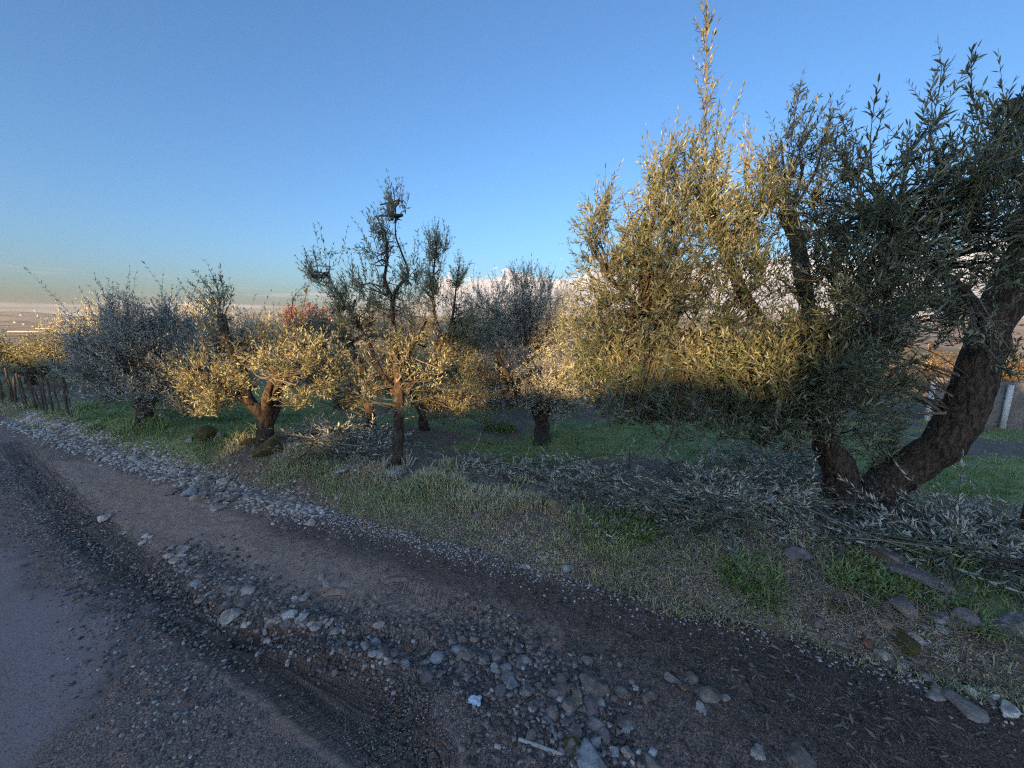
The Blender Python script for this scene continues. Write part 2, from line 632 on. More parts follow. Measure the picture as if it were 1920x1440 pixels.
rr_ = np.hypot(gP[:, 0], gP[:, 1])
m, nt, out = mat_new('orchard_ground')
p = pos(nt)
gr = attr(nt, 'green'); far = attr(nt, 'far')
n_a = noise(nt, p, 5, 5, 0.65)
n_b = noise(nt, p, 28, 5, 0.7)
soil = mixc(nt, smooth(nt, n_b, 0.3, 0.7), (0.13, 0.095, 0.074), (0.34, 0.262, 0.20))
lit = mixc(nt, smooth(nt, n_a, 0.4, 0.65), soil, (0.15, 0.14, 0.105))
grn = mixc(nt, n_b, (0.19, 0.24, 0.09), (0.33, 0.36, 0.155))
near_c = mixc(nt, smooth(nt, mth(nt, 'ADD', gr, mth(nt, 'MULTIPLY', mth(nt, 'SUBTRACT', n_a, 0.5), 0.8)), 0.42, 0.72), lit, grn)
vor = N(nt, 'ShaderNodeTexVoronoi'); vor.inputs['Scale'].default_value = 0.006; L(nt, p, vor.inputs['Vector'])
ramp = N(nt, 'ShaderNodeValToRGB'); ramp.color_ramp.interpolation = 'CONSTANT'
els = ramp.color_ramp.elements
els[0].color = (0.09, 0.10, 0.05, 1); els[1].position = 0.85; els[1].color = (0.40, 0.33, 0.17, 1)
for ps, cc in ((0.2, (0.05, 0.065, 0.04)), (0.4, (0.16, 0.15, 0.09)), (0.55, (0.07, 0.09, 0.05)), (0.7, (0.22, 0.18, 0.12))):
    e = els.new(ps); e.color = (*cc, 1)
sepv = N(nt, 'ShaderNodeSeparateColor'); L(nt, vor.outputs['Color'], sepv.inputs[0]); L(nt, sepv.outputs[0], ramp.inputs[0])
town = smooth(nt, noise(nt, p, 0.0009, 3, 0.6), 0.42, 0.6)
vor2 = N(nt, 'ShaderNodeTexVoronoi'); vor2.inputs['Scale'].default_value = 0.03; L(nt, p, vor2.inputs['Vector'])
tcol = mixc(nt, vor2.outputs['Color'], (0.25, 0.18, 0.15), (0.45, 0.36, 0.32))
far_c = mixc(nt, mth(nt, 'MULTIPLY', town, 0.7), ramp.outputs[0], tcol)
col = mixc(nt, far, near_c, far_c)
principled(nt, out, col, 0.95, 0.1, n_b, 0.6, 0.03)
M['ground'] = m
g_obj = G.build('ground', M['ground'], smooth=True, kind='structure', vattr={'green': green_at(gP) * (1 - sstep(rr_, 60, 200)) + 0.5 * sstep(rr_, 60, 200), 'far': sstep(rr_, 250, 700)})

# muddy gravel shoulder
def asph_edge(t):
    q = np.stack([t, t * 0], -1)
    return 0.90 + 0.06 * fbm(q * 1.7, 4, 81) + 0.045 * fbm(q * 9, 3, 83, 0.7) - 2.0 * sstep(-t, -2.5, -1.0)


tt = np.concatenate([np.arange(-4.0, -0.2, 0.028), np.arange(-0.2, 2.4, 0.0105), np.arange(2.4, 4.0, 0.028), np.arange(4.0, 9.0, 0.035), np.arange(9.0, 40.0, 0.25)])
ss = np.concatenate([np.arange(-0.6, 0.3, 0.05), np.arange(0.3, 2.42, 0.0125)])
T_, S_ = np.meshgrid(tt, ss, indexing='ij')
x_, y_ = xy_of(T_, S_)
z_ = road_z(x_, y_)
dip = sstep(S_, 2.12 + 0.08 * vnoise(np.stack([T_ * 1.3, T_ * 0], -1), 71), 2.40)
z_ = z_ - 0.09 * dip - 0.07 * (1 - sstep(S_, asph_edge(T_) - 0.20, asph_edge(T_) - 0.12))
P2 = np.stack([x_.ravel(), y_.ravel()], -1)
dA, aA, sA = stroke(P2, RUT_A); dB, aB, sB = stroke(P2, RUT_B); dC, aC, sC = stroke(P2, RUT_C); dD, aD, sD = stroke(P2, RUT_D); dH, _, _ = stroke(P2, HOLE)
dBand, _, _ = stroke(P2, BAND); dM, _, _ = stroke(P2, MUDP)
wet = np.clip(np.exp(-(dA / 0.17) ** 2) * 0.9 + np.exp(-(dB / 0.13) ** 2) * 0.6 + 0.5 * np.exp(-(dBand / 0.22) ** 2), 0, 1)
mud = np.clip(np.exp(-(dM / 0.28) ** 2) + np.exp(-(dA / 0.2) ** 2), 0, 1)
soil = np.clip(0.75 * np.exp(-(dBand / 0.30) ** 2) + 0.9 * sstep(-T_.ravel(), -0.2, 0.9), 0, 1) * (1 - 0.7 * np.exp(-(dM / 0.2) ** 2))
alls = np.stack([dA, dB, dC, dD], 0)
k_ = alls.argmin(0)
tu = np.choose(k_, [aA, aB, aC, aD]); tv = np.choose(k_, [sA, sB, sC, sD])
tm = np.exp(-(alls.min(0) / 0.12) ** 4)
rut = np.exp(-(np.minimum(dA, dB) / 0.15) ** 4)
# tyre tread pressed into the soft mud: slanting lugs with grooves along the track
ph_ = tu * (2 * math.pi / 0.048) + np.abs(tv) * (2 * math.pi / 0.085)
lug = sstep(np.sin(ph_), -0.25, 0.35) * sstep(np.abs(np.sin(tv * math.pi / 0.062)), 0.12, 0.4)
worn = sstep(fbm(P2 * 4.5, 3, 57), -0.45, 0.25)
z_ = z_ + (0.011 * (lug - 0.5) * tm * worn).reshape(z_.shape)
z_ = z_ + (0.006 * fbm(np.stack([tu * 1.2, tv * 42], -1), 3, 59) * rut).reshape(z_.shape)
redm = np.exp(-(dH / 0.055) ** 2)
G = Geo()
G.add(np.stack([x_, y_, z_], -1), grid_faces(len(tt), len(ss))[:, ::-1])
m, nt, out = mat_new('muddy_shoulder')
p = pos(nt)
a_wet, a_mud, a_tm, a_tu, a_tv, a_red = (attr(nt, k) for k in ('wet', 'mud', 'tm', 'tu', 'tv', 'redm'))
n_f = noise(nt, p, 130, 4, 0.7)
n_m = noise(nt, p, 22, 5, 0.7)
n_l = noise(nt, p, 3.2, 4, 0.6)
base = mixc(nt, smooth(nt, n_f, 0.32, 0.70), (0.10, 0.067, 0.053), (0.56, 0.39, 0.305))
mudc = mixc(nt, smooth(nt, n_m, 0.3, 0.7), (0.38, 0.255, 0.19), (0.60, 0.42, 0.315))
col = mixc(nt, mth(nt, 'MULTIPLY', smooth(nt, mth(nt, 'ADD', a_mud, mth(nt, 'MULTIPLY', mth(nt, 'SUBTRACT', n_l, 0.5), 0.9)), 0.35, 0.75), 0.85), base, mudc)
col = mixc(nt, mth(nt, 'MULTIPLY', attr(nt, 'soil'), 0.72), col, mixc(nt, smooth(nt, n_f, 0.4, 0.75), (0.05, 0.034, 0.027), (0.19, 0.13, 0.10)))
wetm = smooth(nt, mth(nt, 'ADD', a_wet, mth(nt, 'MULTIPLY', mth(nt, 'SUBTRACT', n_m, 0.5), 1.0)), 0.45, 0.95)
col = mixc(nt, mth(nt, 'MULTIPLY', wetm, 0.7), col, (0.115, 0.08, 0.062))
col = mixc(nt, mth(nt, 'MULTIPLY', smooth(nt, n_l, 0.55, 0.75), 0.4), col, (0.42, 0.30, 0.24))
col = mixc(nt, mth(nt, 'MULTIPLY', a_red, 0.75), col, (0.13, 0.05, 0.03))
cmb = N(nt, 'ShaderNodeCombineXYZ'); L(nt, mth(nt, 'MULTIPLY', a_tu, 1.3), cmb.inputs[0]); L(nt, mth(nt, 'MULTIPLY', a_tv, 55.0), cmb.inputs[1])
streak = noise(nt, cmb.outputs[0], 1.0, 4, 0.6)
rutm = attr(nt, 'rut')
col = mixc(nt, mth(nt, 'MULTIPLY', mth(nt, 'MULTIPLY', smooth(nt, streak, 0.42, 0.62), rutm), 0.7), col, (0.12, 0.082, 0.062))
# tyre tread: chevron ribs across, grooves along
chev = mth(nt, 'ADD', mth(nt, 'MULTIPLY', a_tu, 2 * math.pi / 0.034), mth(nt, 'MULTIPLY', mth(nt, 'ABSOLUTE', a_tv), 2 * math.pi / 0.05))
ribs = smooth(nt, mth(nt, 'SINE', chev), -0.1, 0.5)
groove = smooth(nt, mth(nt, 'ABSOLUTE', mth(nt, 'SINE', mth(nt, 'MULTIPLY', a_tv, math.pi / 0.052))), 0.08, 0.35)
tread = mth(nt, 'MULTIPLY', mth(nt, 'MULTIPLY', ribs, groove), mth(nt, 'MULTIPLY', a_tm, smooth(nt, n_l, 0.3, 0.5)))
hgt = mth(nt, 'ADD', mth(nt, 'MULTIPLY', n_f, 0.5), mth(nt, 'ADD', mth(nt, 'MULTIPLY', n_m, 0.7), mth(nt, 'ADD', mth(nt, 'MULTIPLY', mth(nt, 'MULTIPLY', streak, rutm), 1.6), mth(nt, 'MULTIPLY', tread, 1.8))))
col = mixc(nt, mth(nt, 'MULTIPLY', mth(nt, 'SUBTRACT', a_tm, tread), 0.0), col, (0.03, 0.025, 0.02))
principled(nt, out, col, mth(nt, 'MULTIPLY_ADD', wetm, -0.25, 0.92), 0.3, hgt, 1.0, 0.016)
M['shoulder'] = m
G.build('road_shoulder', M['shoulder'], smooth=True, kind='structure', vattr={'wet': wet, 'mud': mud, 'tm': tm, 'tu': tu, 'tv': tv, 'redm': redm, 'rut': rut, 'soil': soil})

# asphalt carriageway with a broken edge
tt = np.concatenate([np.arange(-6, 5.0, 0.03), np.arange(5.0, 60.0, 0.3)])
vv = np.concatenate([np.linspace(0, 1, 60), [1.0005, 1.0008]])
edge = asph_edge(tt)
low = -4.0
S_ = low + (edge[:, None] - low) * np.minimum(vv, 1.0)[None, :] ** 0.8
T_ = tt[:, None] + 0 * S_
drop = np.zeros(len(vv)); drop[-2] = 0.030; drop[-1] = 0.09
S_[:, -2] += 0.014; S_[:, -1] += 0.02
x_, y_ = xy_of(T_, S_)
P2 = np.stack([x_, y_], -1)
z_ = H(x_, y_) + 0.022 + 0.010 * vnoise(P2 * 1.1, 91) + 0.002 * fbm(P2 * 9, 2, 93) - drop[None, :] - 0.045 * sstep(S_ - edge[:, None], -0.16, 0)
G = Geo()
G.add(np.stack([x_, y_, z_], -1), grid_faces(len(tt), len(vv))[:, ::-1])
m, nt, out = mat_new('worn_asphalt')
p = pos(nt)
n_f = noise(nt, p, 240, 3, 0.7)
n_m = noise(nt, p, 11, 5, 0.7)
n_l = noise(nt, p, 1.6, 4, 0.6)
mp = N(nt, 'ShaderNodeMapping'); mp.inputs['Rotation'].default_value = (0, 0, -math.atan2(-TS[1], -TS[0])); L(nt, p, mp.inputs['Vector'])
mp2 = N(nt, 'ShaderNodeMapping'); mp2.inputs['Scale'].default_value = (0.35, 2.2, 1); L(nt, mp.outputs[0], mp2.inputs['Vector'])
n_s = noise(nt, mp2.outputs[0], 2.4, 4, 0.6)
base = mixc(nt, n_f, (0.33, 0.26, 0.25), (0.40, 0.315, 0.305))
base = mixc(nt, smooth(nt, n_s, 0.42, 0.66), base, (0.34, 0.26, 0.25))
dirt = smooth(nt, mth(nt, 'ADD', mth(nt, 'MULTIPLY', n_m, 0.65), mth(nt, 'MULTIPLY', n_l, 0.5)), 0.58, 0.72)
dirt = mth(nt, 'MULTIPLY', smooth(nt, mth(nt, 'ADD', mth(nt, 'MULTIPLY', n_m, 0.9), attr(nt, 'dirt')), 0.82, 1.40), mth(nt, 'MULTIPLY_ADD', dirt, 0.4, 0.6))
dirt = mth(nt, 'MULTIPLY_ADD', dirt, 0.6, 0.4)
base = mixc(nt, dirt, base, mixc(nt, smooth(nt, n_f, 0.3, 0.7), (0.12, 0.08, 0.062), (0.50, 0.34, 0.265)))
hgt = mth(nt, 'ADD', mth(nt, 'MULTIPLY', n_f, 0.35), mth(nt, 'MULTIPLY', dirt, mth(nt, 'MULTIPLY', n_m, 1.6)))
principled(nt, out, base, 0.85, 0.3, hgt, 0.6, 0.004)
M['asphalt'] = m
d_edge = edge[:, None] - S_
dirt_a = np.clip(0.20 + sstep(-T_, -2.9, -1.3) * 0.5 + 0.85 * np.exp(-(d_edge / 0.22) ** 2), 0, 1)
G.build('road', M['asphalt'], smooth=True, kind='structure', vattr={'dirt': dirt_a.ravel()})


def surf_z(x, y):
    """top visible surface: asphalt / shoulder / ground"""
    x = np.asarray(x, float); y = np.asarray(y, float)
    t, s = st_of(x, y)
    e_ = asph_edge(t)
    P2 = np.stack([x, y], -1)
    za = H(x, y) + 0.022 + 0.010 * vnoise(P2 * 1.1, 91) + 0.002 * fbm(P2 * 9, 2, 93) - 0.045 * sstep(s - e_, -0.16, 0)
    zs = np.full(np.shape(x), -9.0); mk = s < 2.45
    if mk.any():
        zs[mk] = road_z(x[mk], y[mk]) - 0.09 * sstep(s[mk], 2.12, 2.40)
    return np.where(s > 2.12, np.maximum(zs, H(x, y)), np.where(s > e_ - 0.06, zs, za))


def gnd_s(px, py):
    q = gnd(px, py)
    q[2] = float(surf_z(np.array([q[0]]), np.array([q[1]]))[0])
    return q

# ------------------------------------------------------------------ olive trees
def twig_leaves(rng, start, dirs, Ls, leaf_len, spacing, bend_up=0.5, leaf_geo=None, wood_geo=None, stem_r=0.0025, quads=True, wid=0.2, ang=(0.55, 1.0), keep=None):
    """leafy twigs: opposite leaf pairs along slightly bent stems; returns leaf arrays"""
    n = len(start)
    K = max(2, int(math.ceil(Ls.max() / spacing)))
    k = np.arange(K)[None, :]
    u = (k + 0.5 + 0.3 * rng.standard_normal((n, K))) * spacing
    u[:, 0] = np.abs(u[:, 0])
    ok = u < Ls[:, None]
    bend = np.array([0, 0, 1.0])[None] * bend_up + 0.5 * rng.standard_normal((n, 3))
    def P(uu):
        return start[:, None, :] + dirs[:, None, :] * uu[..., None] + 0.5 * bend[:, None, :] * (uu ** 2)[..., None] / np.maximum(Ls, 0.1)[:, None, None] * 0.8
    def Tn(uu):
        return unit(dirs[:, None, :] + bend[:, None, :] * uu[..., None] / np.maximum(Ls, 0.1)[:, None, None] * 0.8)
    pp, tn = P(u), Tn(u)
    rv = unit(rng.standard_normal((n, 1, 3)))
    a = unit(np.cross(tn, rv)); b = np.cross(tn, a)
    phi = rng.uniform(0, 6.28, (n, 1)) + k * (math.pi / 2) + 0.3 * rng.standard_normal((n, K))
    out = []
    for sgn in (1, -1):
        rad = (a * np.cos(phi)[..., None] + b * np.sin(phi)[..., None]) * sgn
        al = rng.uniform(ang[0], ang[1], (n, K)) * (1 - 0.55 * (u / Ls[:, None]).clip(0, 1) ** 2)
        ld = tn * np.cos(al)[..., None] + rad * np.sin(al)[..., None]
        ld = unit(ld + 0.18 * rng.standard_normal(ld.shape))
        nn = tn - ld * np.sum(tn * ld, -1, keepdims=True) + 0.35 * rng.standard_normal(ld.shape)
        ll = leaf_len * rng.uniform(0.6, 1.2, (n, K)) * (1 - 0.25 * (u / Ls[:, None]).clip(0, 1))
        m_ = ok & (rng.random((n, K)) < (0.92 if keep is None else keep))
        out.append((pp[m_], ld[m_], nn[m_], ll[m_]))
    pos_, d_, n_, l_ = (np.concatenate([o[i] for o in out]) for i in range(4))
    if wood_geo is not None:
        us = np.linspace(0, 1, 3)[None, :] * Ls[:, None]
        pts = P(us)
        sticks(wood_geo, pts, np.array([1.0, 0.7, 0.25]) * stem_r, rng)
    return pos_, d_, n_, l_


def sticks(geo, pts, rad, rng, attr_=None):
    """many 3-sided stems at once: pts (n, K, 3), rad (K) or (n, K)"""
    n, K, _ = pts.shape
    rad = np.broadcast_to(rad, (n, K))
    tn = unit(np.gradient(pts, axis=1))
    a = unit(np.cross(tn, np.array([0.31, 0.17, 0.93])[None, None]))
    b = np.cross(tn, a)
    th = np.array([0, 2.094, 4.189])
    v = pts[:, :, None, :] + rad[:, :, None, None] * (a[:, :, None, :] * np.cos(th)[None, None, :, None] + b[:, :, None, :] * np.sin(th)[None, None, :, None])
    i = (np.arange(n)[:, None, None] * K + np.arange(K - 1)[None, :, None]) * 3
    j = np.arange(3)[None, None, :]
    j2 = (j + 1) % 3
    f = np.stack([i + j, i + j2, i + 3 + j2, i + 3 + j], -1).reshape(-1, 4)
    col = np.repeat(rng.random(n), (K - 1) * 3) if attr_ is None else np.full(n * (K - 1) * 3, attr_)
    geo.add(v, f, col)


def leaf_mesh(geo, rng, pos_, d, nrm, ll, wid=0.2, fine=False, shade=None):
    n = len(pos_)
    nrm = unit(nrm - d * np.sum(nrm * d, -1, keepdims=True))
    sd = np.cross(d, nrm)
    w = ll * wid * 0.5 * rng.uniform(0.8, 1.2, n)
    l1, w1, n1 = ll[:, None], w[:, None], nrm
    curl = rng.uniform(-0.18, 0.10, n)[:, None] * l1
    fold = 0.35
    if fine:
        V = np.stack([pos_,
                      pos_ + d * l1 * 0.28 + sd * w1 * 0.9 + n1 * (w1 * fold + curl * 0.10),
                      pos_ + d * l1 * 0.66 + sd * w1 * 0.85 + n1 * (w1 * fold + curl * 0.5),
                      pos_ + d * l1 + n1 * curl,
                      pos_ + d * l1 * 0.66 - sd * w1 * 0.85 + n1 * (w1 * fold + curl * 0.5),
                      pos_ + d * l1 * 0.28 - sd * w1 * 0.9 + n1 * (w1 * fold + curl * 0.10)], 1)
        F_ = np.array([[0, 1, 2, 3], [0, 3, 4, 5]])
        nv = 6
    else:
        V = np.stack([pos_, pos_ + d * l1 * 0.5 + sd * w1 * 1.1 + n1 * w1 * fold, pos_ + d * l1 + n1 * curl, pos_ + d * l1 * 0.5 - sd * w1 * 1.1 + n1 * w1 * fold], 1)
        F_ = np.array([[0, 1, 2], [0, 2, 3]])
        nv = 4
    f = (np.arange(n)[:, None, None] * nv + F_[None]).reshape(-1, F_.shape[1])
    r_ = np.repeat(rng.random(n) if shade is None else shade, 2)
    geo.add(V, f, r_)


def blob_twigs(rng, blobs, dens, tw_len=(0.15, 0.38), clump=0.34, up=0.55):
    S, Dd, Ls, hub = [], [], [], []
    for (c, rx, ry, rz, mul) in blobs:
        area = math.pi * rx * rz
        n = max(6, int(area * dens * mul))
        m_ = max(3, n // 9)
        cu = unit(rng.standard_normal((m_, 3))) * (rng.uniform(0.25, 1.0, (m_, 1)) ** 0.5)
        pick = rng.integers(0, m_, n)
        off = cu[pick] + rng.standard_normal((n, 3)) * clump * 0.5
        ln = np.linalg.norm(off, axis=1, keepdims=True)
        off = np.where(ln > 1.05, off / ln * 1.05, off)
        R_ = np.array([rx, ry, rz])
        Lw = rng.uniform(*tw_len, n)
        p_ = c + off * R_ * 0.92
        dv = unit(unit(off * R_) * 0.75 + np.array([0, 0, up]) + 0.5 * rng.standard_normal((n, 3)))
        S.append(p_ - dv * Lw[:, None] * 0.35); Dd.append(dv); Ls.append(Lw); hub.append(np.broadcast_to(c - np.array([0, 0, rz * 0.5]), (n, 3)))
    return np.concatenate(S), np.concatenate(Dd), np.concatenate(Ls), np.concatenate(hub)


def sprout_twigs(rng, path, n_side, side_len, spread=0.6):
    """a tall shoot: returns twigs along it (start, dir, len)"""
    P_, _ = resample(np.asarray(path), np.ones(len(path)), 6)
    K = len(P_)
    idx = rng.uniform(0.12, 0.97, n_side) * (K - 1)
    i0 = np.floor(idx).astype(int).clip(0, K - 2)
    p_ = P_[i0] + (P_[i0 + 1] - P_[i0]) * (idx - i0)[:, None]
    tn = unit(P_[i0 + 1] - P_[i0])
    rv = unit(rng.standard_normal((n_side, 3)))
    dv = unit(tn * 0.9 + rv * spread)
    ln = side_len * rng.uniform(0.5, 1.2, n_side) * (1.1 - 0.7 * idx / (K - 1))
    # terminal
    return np.concatenate([p_, P_[-4:-3]]), np.concatenate([dv, unit(P_[-1:] - P_[-4:-3])]), np.concatenate([ln, [np.linalg.norm(P_[-1] - P_[-4]) + side_len * 0.5]])


def olive(label, base, D, limbs, blobs, sprouts=(), dens=220, leaf=0.055, spacing=0.025, fine=False, seed=1, group='olive trees of the orchard', depth=0.75,
          mat='olive_leaf_pale', name='olive_tree', cat='olive tree', tw=(0.15, 0.38), hubs=0.35, stem_r=0.0025, loose_leaves=0, wid=0.2, rough=0.16, up=0.55, flare=1.15, tops=1.0):
    """limbs: [([(px, py, D or None)...], [radii m])]; blobs: [(px, py, rx_px, rz_px, D, mul)]"""
    rng = np.random.default_rng(seed)
    root = thing(name, label, cat, base, group)
    base = np.asarray(base, float)
    limb_pts = []
    for li, (pp, rd) in enumerate(limbs):
        pts = []
        for q in pp:
            pts.append(at(q[0], q[1], q[2]) if len(q) == 3 and not isinstance(q, np.ndarray) else np.asarray(q[0], float))
        pts = np.array(pts); rd = np.array(rd, float)
        if li == 0:
            pts[0] = base - np.array([0, 0, 0.12]); rd[0] *= flare
        P_, R_ = resample(pts, rd, 8)
        wob = 0.16 * R_[:, None] * np.stack([fbm(np.stack([np.arange(len(P_)) * 0.35, np.full(len(P_), 3.1 * a)], -1), 2, seed + a) for a in (0, 1, 2)], -1)
        wob[0] = 0
        P_ = P_ + wob
        g = Geo()
        tube(g, P_, R_, 18 if R_.max() > 0.05 else 8, rough, seed + li)
        if li == 0:
            trunk = g.build('trunk', M['bark'], root, smooth=True, origin=base)
        else:
            lo_ = g.build('limb', M['bark'], trunk, smooth=True, origin=base); lo_.location = (0, 0, 0)
        limb_pts.append(P_)
    LP = np.concatenate(limb_pts)
    B = []
    for (px, py, rx, rz, d, mul) in blobs:
        s_ = px_m(d)
        B.append((at(px, py, d), rx * s_, max(rx, rz) * s_ * depth, rz * s_, mul * (0.8 if d < 2.65 else 1.0)))
    st_, dv, ln, hub = blob_twigs(rng, B, dens, tw, up=up)
    # upright young shoots on top of every clump
    xs, ys, zs, hs = [], [], [], []
    for (c, rx, ry, rz, mul) in B:
        k_ = int(max(2, rx * rz * 46 * mul * tops))
        a_ = rng.uniform(-1, 1, (k_, 2))
        xs.append(c + np.column_stack([a_[:, 0] * rx * .85, a_[:, 1] * ry * .8, rz * rng.uniform(.15, .75, k_)]))
        ys.append(unit(np.column_stack([a_[:, 0] * .45 + rng.normal(0, .14, k_), a_[:, 1] * .3 + rng.normal(0, .14, k_), np.ones(k_)])))
        zs.append(rng.uniform(.6, 1.35, k_) * tw[1]); hs.append(np.broadcast_to(c, (k_, 3)))
    st_, dv, ln, hub = np.concatenate([st_] + xs), np.concatenate([dv] + ys), np.concatenate([ln] + zs), np.concatenate([hub] + hs)
    # branchlets from the nearest limb towards a share of the twigs
    wood = Geo()
    pick = rng.random(len(st_)) < hubs
    sp = st_[pick]
    ci = np.argmin(((hub[pick][:, None, :] * 0.6 + sp[:, None, :] * 0.4 - LP[None, ::3, :]) ** 2).sum(-1), 1)
    a0 = LP[::3][ci]
    mid = a0 * 0.45 + sp * 0.55 + np.array([0, 0, 1]) * 0.10 * np.linalg.norm(sp - a0, axis=1, keepdims=True) + 0.05 * rng.standard_normal(sp.shape)
    q1 = a0 * 0.75 + mid * 0.25 + 0.04 * rng.standard_normal(sp.shape); q2 = mid * 0.5 + sp * 0.5 + 0.03 * rng.standard_normal(sp.shape)
    rr = (0.0035 + 0.012 * rng.random(len(sp)) ** 3)[:, None] * np.array([1.25, 1.0, 0.8, 0.6, 0.45])[None] * (stem_r / 0.0025)
    sticks(wood, np.stack([a0, q1, mid * .6 + q2 * .4, sp], 1), rr[:, [0, 1, 2, 4]], rng)
    for (pp, ns, sl, sr) in sprouts:
        path = np.array([at(*q) for q in pp])
        a, b, c = sprout_twigs(rng, path, ns, sl)
        st_, dv, ln = np.concatenate([st_, a]), np.concatenate([dv, b]), np.concatenate([ln, c])
        tube(wood, path, np.linspace(sr, sr * 0.35, len(path)), 5, 0, attr=0.4, subdiv=4)
    lp, ld, lnn, ll = twig_leaves(rng, st_, dv, ln, leaf, spacing, wood_geo=wood, stem_r=stem_r, wid=wid)
    wood.build('twigs', M['twig'], root, kind='stuff', origin=base)
    if loose_leaves:
        dist = np.linalg.norm(lp - np.array([0, 0, CAM_H]), axis=1)
        cp, sp_ = math.cos(PITCH), math.sin(PITCH)
        zc = lp[:, 1] * cp - (lp[:, 2] - CAM_H) * sp_
        inx = np.abs(lp[:, 0] / zc) < 1.3
        order = np.argsort(np.where(inx, dist, 1e9))[:loose_leaves]
        rest = np.setdiff1d(np.arange(len(lp)), order)
        proto = Geo()
        leaf_mesh(proto, np.random.default_rng(3), np.zeros((1, 3)), np.array([[0, 1.0, 0]]), np.array([[0, 0, 1.0]]), np.ones(1), wid, True)
        me = None
        for c_, k in enumerate(order):
            d = unit(ld[k]); n_ = unit(lnn[k] - d * np.dot(lnn[k], d)); s_ = np.cross(d, n_)
            if me is None:
                o = proto.build('leaf', M[mat], root, origin=(0, 0, 0)); me = o.data
            else:
                o = bpy.data.objects.new('leaf', me); COL.objects.link(o); o.parent = root
            mtx = Matrix(((s_[0], d[0], n_[0], 0), (s_[1], d[1], n_[1], 0), (s_[2], d[2], n_[2], 0), (0, 0, 0, 1)))
            o.matrix_basis = Matrix.Translation(Vector(lp[k] - base)) @ mtx @ Matrix.Scale(float(ll[k]), 4)
        lp, ld, lnn, ll = lp[rest], ld[rest], lnn[rest], ll[rest]
    g = Geo()
    nearby = (np.linalg.norm(lp - np.array([0, 0, CAM_H]), axis=1) < 3.9) & bool(fine)
    for part, fn in ((nearby, True), (~nearby, False)):
        if part.any():
            leaf_mesh(g, rng, lp[part], ld[part], lnn[part], ll[part], wid, fn)
    g.build('crown', M[mat], root, kind='stuff', origin=base)
    return root


def P3(px, py, d):
    return (px, py, d)


